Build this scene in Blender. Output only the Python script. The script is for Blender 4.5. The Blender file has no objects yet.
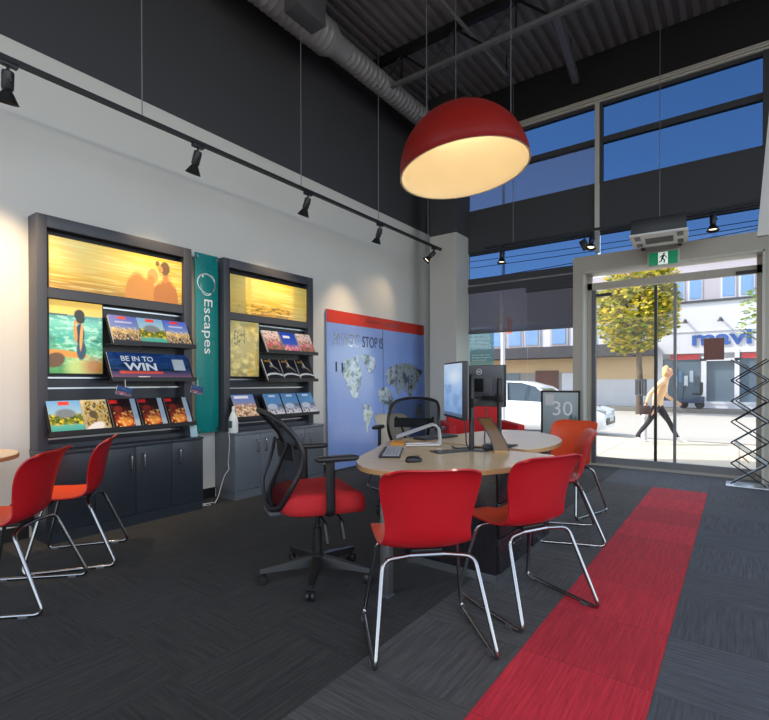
import bpy, bmesh, math, random
from math import sin, cos, pi, radians as R, sqrt, atan2
from mathutils import Vector, Matrix
random.seed(7)
S = bpy.context.scene
COL = S.collection

# ------------------------------------------------------------------ node helpers
def srgb(r, g, b):
    f = lambda c: (c/255/12.92) if c/255 <= .04045 else ((c/255+.055)/1.055)**2.4
    return (f(r), f(g), f(b), 1)

class NT:
    def __init__(s, name):
        s.m = bpy.data.materials.new(name); s.m.use_nodes = True
        s.t = s.m.node_tree; s.t.nodes.clear()
        s.out = s.n('ShaderNodeOutputMaterial')
    def n(s, t, **k):
        o = s.t.nodes.new(t)
        for a, v in k.items(): setattr(o, a, v)
        return o
    def set(s, i, v):
        if isinstance(v, bpy.types.NodeSocket): s.t.links.new(v, i)
        elif v is not None: i.default_value = v
    def math(s, op, a, b=None, c=None, clamp=False):
        o = s.n('ShaderNodeMath', operation=op); o.use_clamp = clamp
        s.set(o.inputs[0], a)
        if b is not None: s.set(o.inputs[1], b)
        if c is not None: s.set(o.inputs[2], c)
        return o.outputs[0]
    def mix(s, f, a, b, mode='MIX'):
        o = s.n('ShaderNodeMix', data_type='RGBA', blend_type=mode)
        s.set(o.inputs[0], f); s.set(o.inputs[6], a); s.set(o.inputs[7], b)
        return o.outputs[2]
    def coord(s, kind='Object'):
        return s.n('ShaderNodeTexCoord').outputs[kind]
    def xyz(s, v):
        o = s.n('ShaderNodeSeparateXYZ'); s.set(o.inputs[0], v); return o.outputs
    def comb(s, x, y, z=0.0):
        o = s.n('ShaderNodeCombineXYZ')
        s.set(o.inputs[0], x); s.set(o.inputs[1], y); s.set(o.inputs[2], z); return o.outputs[0]
    def noise(s, vec, scale, detail=3, rough=.55):
        o = s.n('ShaderNodeTexNoise'); s.set(o.inputs['Vector'], vec)
        o.inputs['Scale'].default_value = scale; o.inputs['Detail'].default_value = detail
        o.inputs['Roughness'].default_value = rough
        return o.outputs['Fac']
    def ramp(s, f, stops, interp='LINEAR'):
        o = s.n('ShaderNodeValToRGB'); s.set(o.inputs[0], f); e = o.color_ramp.elements
        o.color_ramp.interpolation = interp
        while len(e) < len(stops): e.new(.5)
        for k, (p, c) in enumerate(stops): e[k].position = p; e[k].color = c
        return o.outputs[0]
    def bsdf(s, col, rough=.5, metal=0, spec=.5, bump=None, bstr=.2, bdist=.002, emit=None, estr=0, coat=0):
        o = s.n('ShaderNodeBsdfPrincipled')
        s.set(o.inputs['Base Color'], col); s.set(o.inputs['Roughness'], rough)
        o.inputs['Metallic'].default_value = metal; o.inputs['Specular IOR Level'].default_value = spec
        o.inputs['Coat Weight'].default_value = coat; o.inputs['Coat Roughness'].default_value = .08
        if bump is not None:
            b = s.n('ShaderNodeBump'); b.inputs['Strength'].default_value = bstr; b.inputs['Distance'].default_value = bdist
            s.set(b.inputs['Height'], bump); s.set(o.inputs['Normal'], b.outputs[0])
        if emit is not None:
            s.set(o.inputs['Emission Color'], emit); o.inputs['Emission Strength'].default_value = estr
        s.set(s.out.inputs[0], o.outputs[0]); return s.m

def mat(name, col, rough=.5, metal=0, spec=.5, var=.12, nscale=8, bump=0, coat=0):
    """plain surface with a little procedural variation"""
    t = NT(name); v = t.coord()
    f = t.noise(v, nscale, 4)
    c = t.mix(f, [min(1, x*(1-var)) for x in col[:3]]+[1], [min(1, x*(1+var)) for x in col[:3]]+[1])
    b = t.noise(v, nscale*12, 3) if bump else None
    r = t.math('ADD', t.math('MULTIPLY', f, .08), max(0, rough-.04))
    return t.bsdf(c, r, metal, spec, b, bump, coat=coat)

def emat(name, col, strength):
    t = NT(name); e = t.n('ShaderNodeEmission'); e.inputs[0].default_value = col; e.inputs[1].default_value = strength
    t.set(t.out.inputs[0], e.outputs[0]); return t.m

def glass(name, tint=(1, 1, 1, 1), refl=.06, diffuse=None, dfac=0, rough=.0):
    t = NT(name)
    tr = t.n('ShaderNodeBsdfTransparent'); tr.inputs[0].default_value = tint
    gl = t.n('ShaderNodeBsdfGlossy'); gl.inputs['Roughness'].default_value = rough
    gl.inputs['Color'].default_value = (.95, .97, 1, 1)
    lw = t.n('ShaderNodeLayerWeight'); lw.inputs[0].default_value = .25
    fac = t.math('ADD', t.math('MULTIPLY', lw.outputs['Fresnel'], .12), refl*.2, clamp=True)
    mx = t.n('ShaderNodeMixShader'); t.set(mx.inputs[0], fac); t.set(mx.inputs[1], tr.outputs[0]); t.set(mx.inputs[2], gl.outputs[0])
    o = mx.outputs[0]
    if diffuse:
        df = t.n('ShaderNodeBsdfDiffuse'); df.inputs[0].default_value = diffuse
        m2 = t.n('ShaderNodeMixShader'); m2.inputs[0].default_value = dfac
        t.set(m2.inputs[1], o); t.set(m2.inputs[2], df.outputs[0]); o = m2.outputs[0]
    t.set(t.out.inputs[0], o); return t.m

class Pic:
    """a printed picture: layers over the UV square (u right, v up)"""
    def __init__(s, name):
        s.t = NT(name); uv = s.t.n('ShaderNodeUVMap'); x = s.t.xyz(uv.outputs[0]); s.u, s.v = x[0], x[1]; s.c = None
        s.n = 0
    def grad(s, stops): s.c = s.t.ramp(s.v, [(p, srgb(*c)) for p, c in stops]); return s
    def over(s, mask, col):
        s.c = s.t.mix(mask, s.c, srgb(*col) if not isinstance(col, bpy.types.NodeSocket) else col); return s
    def band(s, val, lo, hi, soft=.01):
        a = s.t.math('DIVIDE', s.t.math('SUBTRACT', val, lo-soft), 2*soft, clamp=True)
        b = s.t.math('DIVIDE', s.t.math('SUBTRACT', hi+soft, val), 2*soft, clamp=True)
        return s.t.math('MULTIPLY', a, b)
    def rect(s, x0, y0, x1, y1, col, soft=.008, k=1):
        m = s.t.math('MULTIPLY', s.band(s.u, x0, x1, soft), s.band(s.v, y0, y1, soft))
        if k != 1: m = s.t.math('MULTIPLY', m, k)
        return s.over(m, col)
    def ell(s, cx, cy, rx, ry, col, rot=0, soft=.12, k=1):
        du = s.t.math('SUBTRACT', s.u, cx); dv = s.t.math('SUBTRACT', s.v, cy); a = R(rot)
        # rotated in UV after scaling by the radii
        p = s.t.math('ADD', s.t.math('MULTIPLY', du, cos(a)/rx), s.t.math('MULTIPLY', dv, sin(a)/rx))
        q = s.t.math('SUBTRACT', s.t.math('MULTIPLY', dv, cos(a)/ry), s.t.math('MULTIPLY', du, sin(a)/ry))
        d = s.t.math('SQRT', s.t.math('ADD', s.t.math('MULTIPLY', p, p), s.t.math('MULTIPLY', q, q)))
        m = s.t.math('DIVIDE', s.t.math('SUBTRACT', 1+soft, d), 2*soft, clamp=True)
        if k != 1: m = s.t.math('MULTIPLY', m, k)
        return s.over(m, col)
    def spots(s, x0, y0, x1, y1, col, sx=8, sy=8, lo=.45, hi=.6, k=1, seed=0):
        s.n += 1
        f = s.t.noise(s.t.comb(s.t.math('MULTIPLY', s.u, sx), s.t.math('MULTIPLY', s.v, sy), seed+s.n*3.7), 1, 3)
        m = s.t.math('DIVIDE', s.t.math('SUBTRACT', f, lo), hi-lo, clamp=True)
        m = s.t.math('MULTIPLY', m, s.t.math('MULTIPLY', s.band(s.u, x0, x1, .02), s.band(s.v, y0, y1, .03)))
        if k != 1: m = s.t.math('MULTIPLY', m, k)
        return s.over(m, col)
    def done(s, rough=.35, estr=0, spec=.5):
        return s.t.bsdf(s.c, rough, 0, spec, emit=s.c if estr else None, estr=estr)

# ------------------------------------------------------------------ mesh helpers
class MB:
    def __init__(s):
        s.b = bmesh.new(); s.uv = s.b.loops.layers.uv.new('UVMap')
    def face(s, pts, mi=0, uvs=None):
        f = s.b.faces.new([s.b.verts.new(p) for p in pts]); f.material_index = mi
        if uvs:
            for l, u in zip(f.loops, uvs): l[s.uv].uv = u
        return f
    def box(s, x0, y0, z0, x1, y1, z1, mi=0, M=None, bev=0, front=None):
        """axis box; front = material index of the -Y face, which gets UV 0..1"""
        P = [(x0, y0, z0), (x1, y0, z0), (x1, y1, z0), (x0, y1, z0), (x0, y0, z1), (x1, y0, z1), (x1, y1, z1), (x0, y1, z1)]
        if M is not None: P = [M @ Vector(p) for p in P]
        v = [s.b.verts.new(p) for p in P]
        fs = []
        for k, q in enumerate(((3, 2, 1, 0), (4, 5, 6, 7), (0, 1, 5, 4), (1, 2, 6, 5), (2, 3, 7, 6), (3, 0, 4, 7))):
            f = s.b.faces.new([v[i] for i in q]); f.material_index = mi; fs.append(f)
            for l, u in zip(f.loops, ((0, 0), (1, 0), (1, 1), (0, 1))): l[s.uv].uv = u
        if front is not None: fs[2].material_index = front
        if bev:
            es = list({e for f in fs for e in f.edges})
            bmesh.ops.bevel(s.b, geom=es, offset=bev, segments=2, affect='EDGES', profile=.6)
        return s
    def ring_loft(s, rings, closed=True, caps=True, mi=0):
        vs = [[s.b.verts.new(p) for p in r] for r in rings]
        n = len(rings[0])
        for a, b in zip(vs, vs[1:]):
            for i in range(n if closed else n-1):
                j = (i+1) % n
                f = s.b.faces.new((a[i], a[j], b[j], b[i])); f.material_index = mi
        if caps and closed:
            f = s.b.faces.new(vs[0][::-1]); f.material_index = mi
            f = s.b.faces.new(vs[-1]); f.material_index = mi
        return s
    def tube(s, pts, r, n=8, fillet=0, mi=0, closed=False, rx=None):
        pts = [Vector(p) for p in pts]
        if fillet: pts = filleted(pts, fillet, closed)
        m = len(pts); rings = []; up = None
        rr = r if isinstance(r, (list, tuple)) else None
        for i, p in enumerate(pts):
            a = pts[i-1] if (i > 0 or closed) else p
            b = pts[(i+1) % m] if (i < m-1 or closed) else p
            d = (b-a).normalized()
            if up is None:
                up = Vector((0, 0, 1)) if abs(d.z) < .9 else Vector((1, 0, 0))
            x = d.cross(up).normalized(); up = x.cross(d).normalized()
            q = rr[min(i, len(rr)-1)] if rr else r
            rings.append([p+x*cos(2*pi*k/n)*(rx or q)+up*sin(2*pi*k/n)*q for k in range(n)])
        if closed: rings.append(rings[0])
        return s.ring_loft(rings, True, not closed, mi)
    def lathe(s, prof, n=24, M=None, mi=0, cap0=True, cap1=True):
        rings = []
        for r, z in prof:
            ring = [Vector((max(r, 1e-4)*cos(2*pi*k/n), max(r, 1e-4)*sin(2*pi*k/n), z)) for k in range(n)]
            rings.append([M @ p for p in ring] if M is not None else ring)
        vs = [[s.b.verts.new(p) for p in r] for r in rings]
        for a, b in zip(vs, vs[1:]):
            for i in range(n):
                j = (i+1) % n
                f = s.b.faces.new((a[i], a[j], b[j], b[i])); f.material_index = mi
        if cap0: s.b.faces.new(vs[0][::-1]).material_index = mi
        if cap1: s.b.faces.new(vs[-1]).material_index = mi
        return s
    def prism(s, poly, z0, z1, mi=0, M=None, side=None, bev=0):
        """polygon (x, y) counter-clockwise extruded from z0 to z1"""
        a = [Vector((x, y, z0)) for x, y in poly]; b = [Vector((x, y, z1)) for x, y in poly]
        if M is not None: a = [M @ p for p in a]; b = [M @ p for p in b]
        va = [s.b.verts.new(p) for p in a]; vb = [s.b.verts.new(p) for p in b]; n = len(poly)
        s.b.faces.new(va[::-1]).material_index = mi
        top = s.b.faces.new(vb); top.material_index = mi
        for i in range(n):
            j = (i+1) % n
            f = s.b.faces.new((va[i], va[j], vb[j], vb[i])); f.material_index = mi if side is None else side
        if bev: bmesh.ops.bevel(s.b, geom=list(top.edges), offset=bev, segments=2, affect='EDGES')
        return s
    def build(s, name, mats, parent=None, loc=None, smooth=40, recalc=True):
        me = bpy.data.meshes.new(name)
        if recalc: bmesh.ops.recalc_face_normals(s.b, faces=s.b.faces)
        s.b.to_mesh(me); s.b.free()
        for m in (mats if isinstance(mats, (list, tuple)) else [mats]): me.materials.append(m)
        if smooth:
            me.polygons.foreach_set('use_smooth', [True]*len(me.polygons))
            me.set_sharp_from_angle(angle=R(smooth))
        o = bpy.data.objects.new(name, me); COL.objects.link(o)
        if parent: o.parent = parent
        if loc: o.location = loc
        return o

def filleted(pts, rad, closed=False):
    out = []; m = len(pts)
    for i, p in enumerate(pts):
        if not closed and i in (0, m-1): out.append(p); continue
        a, b = pts[i-1], pts[(i+1) % m]
        da, db = a-p, b-p
        r = min(rad, da.length*.45, db.length*.45)
        s, e = p+da.normalized()*r, p+db.normalized()*r
        for k in range(6):
            t = k/5; out.append(s*(1-t)**2+p*2*t*(1-t)+e*t*t)
    return out

def tag(o, label=None, cat=None, group=None, kind=None):
    if label: o['label'] = label
    if cat: o['category'] = cat
    if group: o['group'] = group
    if kind: o['kind'] = kind
    return o
def thing(name, label, cat, loc=(0, 0, 0), rz=0, group=None):
    o = bpy.data.objects.new(name, None); COL.objects.link(o); o.empty_display_size = .1
    o.location = loc; o.rotation_euler = (0, 0, rz)
    return tag(o, label, cat, group)
def struct(name, mb, m, label=None, cat='structure', **k):
    o = mb.build(name, m, **k); o['kind'] = 'structure'
    return tag(o, label or name.replace('_', ' '), cat)
def dup(root, loc, rz, label, group=None):
    r = root.copy(); COL.objects.link(r); r.location = loc; r.rotation_euler = (0, 0, rz); r['label'] = label
    if group: r['group'] = group
    def kids(src, dst):
        for ch in list(src.children):
            c = ch.copy(); COL.objects.link(c); c.parent = dst; kids(ch, c)
    kids(root, r); return r

def lettering(body, m, parent, w, h, M, name='lettering', bold=0, depth=.001, shear=0, keep=False):
    """text fitted to w x h, centred, local XY plane mapped by M (x right, y up, z towards viewer)"""
    cu = bpy.data.curves.new(name, 'FONT'); cu.body = body; cu.extrude = depth; cu.offset = bold; cu.shear = shear
    cu.align_x = 'LEFT'; cu.resolution_u = 4
    tmp = bpy.data.objects.new(name, cu); COL.objects.link(tmp)
    dg = bpy.context.evaluated_depsgraph_get(); me = bpy.data.meshes.new_from_object(tmp.evaluated_get(dg))
    bpy.data.objects.remove(tmp); bpy.data.curves.remove(cu)
    xs = [v.co.x for v in me.vertices]; ys = [v.co.y for v in me.vertices]
    sx = w/(max(xs)-min(xs)); sy = h/(max(ys)-min(ys))
    if keep: sx = sy = min(sx, sy)
    cx, cy = (max(xs)+min(xs))/2, (max(ys)+min(ys))/2
    for v in me.vertices: v.co = M @ Vector(((v.co.x-cx)*sx, (v.co.y-cy)*sy, v.co.z))
    me.materials.clear(); me.materials.append(m)
    o = bpy.data.objects.new(name, me); COL.objects.link(o); o.parent = parent
    return o
def FRONT(x, y, z, tilt=0):
    """plate facing local -Y: text x -> +X, text y -> +Z, at (x, y, z)"""
    return Matrix.Translation((x, y, z)) @ Matrix.Rotation(pi/2-tilt, 4, 'X')
SKY, SUN, EXPO = .44, 4.4, .2
# ------------------------------------------------------------------ materials
slate = mat('slate_laminate', srgb(66, 67, 74), .42, var=.06)
slate_dk = mat('dark_laminate', srgb(40, 44, 52), .35, var=.06)
cab_dk = mat('charcoal_cabinet_laminate', srgb(47, 52, 60), .32, var=.06)
cab_daylit = mat('daylit_cabinet_laminate', srgb(104, 110, 116), .34, var=.06)  # same laminate as the left cupboard, reflected daylight painted in as grey
rail_m = mat('aluminium_rail', (.55, .57, .6, 1), .3, 1)
alu = mat('satin_aluminium', (.5, .51, .52, 1), .35, 1, var=.05)
alu_lt = mat('pale_powder_coat', srgb(196, 194, 184), .4, var=.03)
casing_m = mat('taupe_casing_paint', srgb(178, 172, 158), .5, var=.04)
chrome = mat('chrome', (.36, .36, .37, 1), .22, 1, var=.03)
black_p = mat('black_plastic', (.012, .012, .014, 1), .4, var=.2)
black_m = mat('black_metal', (.010, .010, .011, 1), .45, var=.2)
grey_p = mat('grey_plastic', (.09, .09, .1, 1), .45)
white_p = mat('white_plastic', (.75, .76, .74, 1), .45, var=.03)
white_wall = mat('white_wall_paint', srgb(212, 210, 204), .8, var=.02, nscale=2, bump=.05)
pier_m = mat('pier_paint', srgb(190, 188, 180), .8, var=.02, nscale=2)
dark_wall = mat('charcoal_wall_paint', srgb(62, 63, 67), .8, var=.05, nscale=3, bump=.05)
black_wall = mat('black_wall_paint', srgb(28, 28, 30), .8, var=.05)
deck_m = mat('dark_steel_deck', srgb(128, 126, 127), .5, metal=.1, var=.1)
steel_lt = mat('grey_painted_steel', srgb(128, 128, 130), .5, metal=.3)
duct_m = mat('galvanised_duct', (.44, .44, .45, 1), .42, .35, var=.12, nscale=5)
teal = mat('teal_acrylic', srgb(10, 128, 125), .28, var=.03)
wht = mat('white_print', (.85, .87, .88, 1), .5, var=.01)
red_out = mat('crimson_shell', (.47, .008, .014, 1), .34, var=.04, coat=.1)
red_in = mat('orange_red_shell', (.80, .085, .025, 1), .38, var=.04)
red_fab = mat('red_fabric', (.50, .014, .018, 1), .85, var=.15, nscale=40, bump=.3)
red_dome = mat('red_dome_lacquer', (.21, .007, .004, 1), .4, var=.05)
cream = mat('cream_dome_lining', srgb(236, 224, 196), .7, var=.03)
beige = mat('beige_shell', srgb(190, 178, 155), .5, var=.04)
wood = None
def make_wood():
    t = NT('pale_maple_laminate'); v = t.coord(); x = t.xyz(v)
    f = t.noise(t.comb(t.math('MULTIPLY', x[0], 2.5), t.math('MULTIPLY', x[1], 40), x[2]), 1, 4)
    c = t.mix(f, srgb(196, 170, 132), srgb(222, 198, 160)); return t.bsdf(c, .25, 0, .5)
wood = make_wood()
edge_w = mat('beech_edge_band', srgb(182, 140, 92), .45, var=.08, nscale=30)
clear_glass = glass('clear_glass', (.97, .985, .98, 1), .04)
blue_glass = glass('blue_tinted_glass', (.20, .31, .45, 1), .05)
blue_glass_lt = glass('grey_tinted_glass', (.30, .38, .52, 1), .05, (.2, .22, .26, 1), .30)
strip_glass = glass('strip_tinted_glass', (.22, .32, .46, 1), .05)
screen_m = glass('sun_screen_fabric', (.36, .37, .40, 1), .0, (.17, .17, .19, 1), .44)
screen_lt = glass('thin_screen_fabric', (.40, .42, .48, 1), .0, (.20, .205, .225, 1), .44)

def carpet():
    t = NT('carpet_tiles'); p = t.coord(); x = t.xyz(p)
    gx = t.math('DIVIDE', t.math('ADD', x[0], .255), .51); gy = t.math('DIVIDE', t.math('SUBTRACT', x[1], .06), .5)
    ix = t.math('FLOOR', gx); iy = t.math('FLOOR', gy)
    par = t.math('ABSOLUTE', t.math('MODULO', t.math('ADD', ix, iy), 2))
    par = t.math('MAXIMUM', par, t.math('MULTIPLY', t.math('GREATER_THAN', x[0], -.765), t.math('LESS_THAN', x[0], -.255)))
    rnd = t.n('ShaderNodeTexWhiteNoise', noise_dimensions='2D'); t.set(rnd.inputs['Vector'], t.comb(ix, iy))
    def streak(a, b, off): return t.noise(t.comb(t.math('MULTIPLY', a, 4.5), t.math('MULTIPLY', b, 85), t.math('ADD', t.math('MULTIPLY', ix, 3.3), t.math('ADD', t.math('MULTIPLY', iy, 7.7), off))), 1, 4, .7)
    s1 = streak(x[0], x[1], 0); s2 = streak(x[1], x[0], 5)
    st = t.n('ShaderNodeMix', data_type='FLOAT'); t.set(st.inputs[0], par); t.set(st.inputs[2], s1); t.set(st.inputs[3], s2)
    f = t.math('MULTIPLY_ADD', t.math('SUBTRACT', st.outputs[0], .5), 3.0, .5, clamp=True)
    pile = t.noise(p, 260, 2)
    f2 = t.math('ADD', t.math('MULTIPLY', f, .75), t.math('MULTIPLY', pile, .25))
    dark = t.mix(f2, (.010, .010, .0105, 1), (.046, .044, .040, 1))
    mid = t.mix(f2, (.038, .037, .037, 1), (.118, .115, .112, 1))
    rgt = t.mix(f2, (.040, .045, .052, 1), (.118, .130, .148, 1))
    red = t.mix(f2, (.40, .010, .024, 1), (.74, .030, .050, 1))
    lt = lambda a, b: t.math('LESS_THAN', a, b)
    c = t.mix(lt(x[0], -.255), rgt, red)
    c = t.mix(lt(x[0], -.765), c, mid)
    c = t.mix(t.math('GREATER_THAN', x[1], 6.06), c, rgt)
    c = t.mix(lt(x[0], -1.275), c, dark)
    sh = t.math('MULTIPLY_ADD', rnd.outputs['Value'], .2, .9)
    c = t.mix(1, c, t.comb(sh, sh, sh), 'MULTIPLY')
    fx = t.math('FRACT', gx); fy = t.math('FRACT', gy)
    seam = t.math('MAXIMUM', t.math('GREATER_THAN', t.math('ABSOLUTE', t.math('SUBTRACT', fx, .5)), .494), t.math('GREATER_THAN', t.math('ABSOLUTE', t.math('SUBTRACT', fy, .5)), .494))
    c = t.mix(t.math('MULTIPLY', seam, .3), c, (.008, .008, .009, 1))
    m = t.bsdf(c, .85, 0, .35, f2, .5, .004)
    pb = [n for n in t.t.nodes if n.type == 'BSDF_PRINCIPLED'][0]
    pb.inputs['Sheen Weight'].default_value = .06; pb.inputs['Sheen Roughness'].default_value = .45; return m

# ------------------------------------------------------------------ the room
XL, YF, ZC = -4.30, 7.0, 5.58
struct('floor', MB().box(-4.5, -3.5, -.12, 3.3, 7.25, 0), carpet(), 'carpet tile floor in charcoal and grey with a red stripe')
struct('wall_left', MB().box(-4.5, -3.5, 0, XL, 7.4, 3.672), white_wall, 'white lower part of the left wall')
struct('wall_left_upper', MB().box(-4.5, -3.5, 3.672, XL, 7.4, ZC), dark_wall, 'charcoal upper part of the left wall')
mb = MB(); mb.box(XL, -3.5, 0, XL+.012, 1.36, .1)
mb.box(XL, 2.62, 0, XL+.012, 2.96, .1); mb.box(XL, 4.23, 0, XL+.012, 6.95, .1)
struct('baseboard_left', mb, black_p, 'black skirting along the left wall')
# ribbed deck, ribs along y
prof = []
x = -4.5
while x < 3.3:
    prof += [(x, ZC), (x+.05, ZC), (x+.06, ZC+.04), (x+.125, ZC+.04)]; x += .135
mb = MB(); mb.ring_loft([[Vector((a, -3.5, z)) for a, z in prof+[(3.3, ZC+.2), (-4.5, ZC+.2)]], [Vector((a, 7.25, z)) for a, z in prof+[(3.3, ZC+.2), (-4.5, ZC+.2)]]])
struct('ceiling', mb, deck_m, 'dark ribbed steel deck ceiling', smooth=0)
# pier beside the left wall
struct('wall_pier', MB().box(-3.93, 6.6, 0, -3.465, 7.06, 3.43), pier_m, 'pale grey square pier by the window')
struct('wall_pier_upper', MB().box(-3.93, 6.6, 3.43, -3.465, 7.06, ZC), dark_wall, 'charcoal upper part of the pier')
# front wall pieces
mb = MB()
mb.box(XL, 7.25, 0, -3.66, 7.4, ZC)
mb.box(.45, 7.0, 0, 3.3, 7.25, ZC)
struct('wall_front', mb, dark_wall, 'dark front wall either side of the shopfront')
struct('wall_front_fascia', MB().box(-3.5, 7.0, 4.99, .45, 7.25, ZC), black_wall, 'black front wall above the high windows')
struct('trim_1', MB().box(-3.5, 6.97, 4.90, .45, 7.1, 4.99).box(-3.5, 6.94, 4.925, .45, 6.98, 4.945).box(-3.5, 6.955, 4.965, .45, 6.985, 4.98), alu_lt, 'grey aluminium head rail above the high windows')
struct('wall_front_band', MB().box(-3.465, 7.0, 3.18, .45, 7.2, 3.815), dark_wall, 'charcoal bulkhead band between the windows')

def window(name, label, frame_m, boxes, panes):
    r = thing(name, label, 'window', (0, 0, 0)); r['kind'] = 'structure'
    mb = MB()
    for b in boxes: mb.box(*b)
    f = mb.build('window_frame', frame_m, r); f['kind'] = 'structure'
    for nm, b, m in panes:
        p = MB().box(*b).build(nm, m, r); p['kind'] = 'structure'
    return r
window('window_1', 'high blue-tinted windows under the ceiling', dark_wall,
       [(-3.465, 7.0, 4.36, .24, 7.07, 4.44), (-3.465, 7.0, 4.86, .24, 7.07, 4.9), (-3.465, 7.0, 3.815, .24, 7.07, 3.84), (-1.52, 6.98, 3.815, -1.485, 7.07, 4.9), (.21, 6.98, 3.815, .45, 7.07, 4.99)],
       [('pane', (-3.465, 7.03, 4.44, -1.55, 7.036, 4.86), blue_glass), ('pane', (-3.465, 7.03, 3.84, -1.55, 7.036, 4.36), blue_glass_lt),
        ('pane', (-1.485, 7.03, 4.44, .21, 7.036, 4.86), blue_glass), ('pane', (-1.485, 7.03, 3.84, .21, 7.036, 4.36), blue_glass)])
struct('trim_2', MB().box(-1.575, 6.96, 2.9, -1.52, 7.03, 4.92), alu_lt, 'aluminium mullion running down between the high windows')
window('window_2', 'strip window under the charcoal bulkhead', dark_wall,
       [(-3.465, 7.0, 2.68, -1.86, 7.09, 2.775), (-3.465, 7.03, 3.15, .45, 7.09, 3.18)],
       [('pane', (-3.465, 7.045, 2.775, -1.55, 7.051, 3.15), strip_glass), ('pane', (-1.52, 7.045, 2.87, .45, 7.051, 3.15), strip_glass)])
window('window_3', 'clear shop window looking onto the street', alu,
       [(-3.465, 7.02, 0, -1.86, 7.1, .07)],
       [('pane', (-3.465, 7.05, .07, -2.534, 7.058, 2.68), clear_glass), ('pane', (-2.53, 7.05, .07, -1.86, 7.058, 2.68), clear_glass)])
struct('trim_3', MB().box(-3.465, 6.985, 2.65, -1.86, 7.0, 2.665), steel_lt, 'thin metal rail above the window blinds')
struct('wall_front_soffit', MB().box(-3.465, 6.99, 2.55, -2.53, 7.02, 2.65).box(-2.53, 6.985, 2.47, -1.862, 7.02, 2.65), dark_wall, 'dark fascia panel above the right blind')
# roller blinds
for nm, x0, x1, z1, m, lb in (('roller_blind', -3.463, -2.522, 2.55, screen_lt, 'grey see-through roller blind beside the pier'), ('roller_blind', -2.521, -1.865, 2.47, screen_m, 'dark see-through roller blind next to the door casing')):
    r = thing(nm, lb, 'blind', ((x0+x1)/2, 7.012, 1.92), group='roller blinds')
    w = (x1-x0)/2
    MB().box(-w, -.001, 0, w, .001, z1-1.92).build('fabric', m, r)
    MB().box(-w, -.008, -.012, w, .008, .012).build('bottom_bar', grey_p, r)

# door: casing, frame, transom, two glass leaves
d = thing('door_1', 'glazed shop entrance with wide taupe casing', 'door', (0, 0, 0)); d['kind'] = 'structure'
mb = MB()
mb.box(-1.86, 6.98, 0, -1.735, 7.25, 2.87).box(.235, 6.98, 0, .45, 7.25, 2.87).box(-1.735, 6.98, 2.655, .235, 7.25, 2.87)
mb.build('casing', casing_m, d)['kind'] = 'structure'
mb = MB()
mb.box(-1.735, 6.972, 0, -1.715, 7.25, 2.655).box(.215, 6.972, 0, .235, 7.25, 2.655).box(-1.735, 6.972, 2.635, .235, 7.25, 2.655)
mb.build('casing_trim', alu_lt, d)['kind'] = 'structure'
mb = MB()
mb.box(-1.715, 7.17, 2.43, .215, 7.23, 2.525).box(-1.715, 7.17, 0, -1.655, 7.23, 2.635).box(.165, 7.17, 0, .215, 7.23, 2.635)
mb.box(-1.715, 7.15, 0, .215, 7.25, .03)
mb.build('frame', casing_m, d)['kind'] = 'structure'
MB().box(-1.655, 7.195, 2.525, .165, 7.203, 2.635).build('transom_pane', clear_glass, d)['kind'] = 'structure'
for k, (x0, x1, hx) in enumerate(((-1.60, -.772, -.87), (-.768, .165, -.655))):
    l = MB().box(x0, 7.195, .12, x1, 7.207, 2.42).build('door_leaf', clear_glass, d)
    MB().box(x0, 7.18, .03, x1, 7.222, .12).build('bottom_rail', steel_lt, l)
    MB().box(hx-.017, 7.13, .13, hx+.017, 7.165, 2.40).box(hx-.008, 7.165, .4, hx+.008, 7.195, .42).box(hx-.008, 7.165, 2.0, hx+.008, 7.195, 2.02).build('pull_handle', black_m if k == 0 else steel_lt, l)
    MB().box((x0 if k == 0 else x1-.2), 7.15, 2.33 if k == 0 else 2.43, (x0+.2 if k == 0 else x1), 7.19, 2.37 if k == 0 else 2.47).build('pivot_closer', black_m, l)
MB().box(-1.655, 7.15, .03, -1.60, 7.21, 2.42).build('side_stile', grey_p, d)['kind'] = 'structure'
tag(MB().box(-.352, 7.186, 1.425, -.145, 7.189, 1.69).build('door_notice', mat('brown_vinyl', srgb(125, 84, 74), .6)), 'square brown notice stuck on the right glass door leaf', 'notice')
# ------------------------------------------------------------------ overhead
j = thing('roof_joist', 'black open-web steel joist with a grey bottom chord under the deck', 'joist', (-2, 5.35, 5.1))
MB().box(-2.0, -.03, 0, 5.2, .03, .045).build('bottom_chord', steel_lt, j)
MB().box(-2.3, -.035, .36, 5.3, .035, .47).build('top_chord', black_m, j)
for k in range(9):
    xa = -2+k*.78
    MB().tube([(xa, 0, .03), (xa+.39, 0, .39)], .016, 6).build('web_bar', black_m, j)
    MB().tube([(xa+.39, 0, .39), (xa+.78, 0, .03)], .016, 6).build('web_bar', black_m, j)
    MB().tube([(xa+.39, 0, .39), (xa+.39, 0, .03)], .010, 6).build('web_bar', black_m, j)
c = thing('conduit', 'thin grey conduit running under the deck towards the window', 'conduit', (-2.55, 6.3, 5.3))
MB().tube([(-.14, -3.4, 0), (0, 0, 0)], .022, 8).build('pipe', steel_lt, c)
MB().box(-.05, -.04, -.04, .05, .05, .04, bev=.006).build('junction_box', grey_p, c)
MB().tube([(0, 0, .03), (0, 0, .28)], .008, 6).build('hanger', black_m, c)
c = thing('strut_channel', 'pale grey steel channel hung under the deck above the window', 'channel', (-1.8, 6.88, 5.2), rz=R(6.2))
MB().box(-.05, -3.6, 0, .05, 0, .008).box(-.05, -3.6, 0, -.043, 0, .045).box(.043, -3.6, 0, .05, 0, .045).build('channel', steel_lt, c)
for y in (-.4, -2.6): MB().tube([(0, y, 0), (0, y, .38)], .006, 6).build('hanger', black_m, c)

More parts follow.
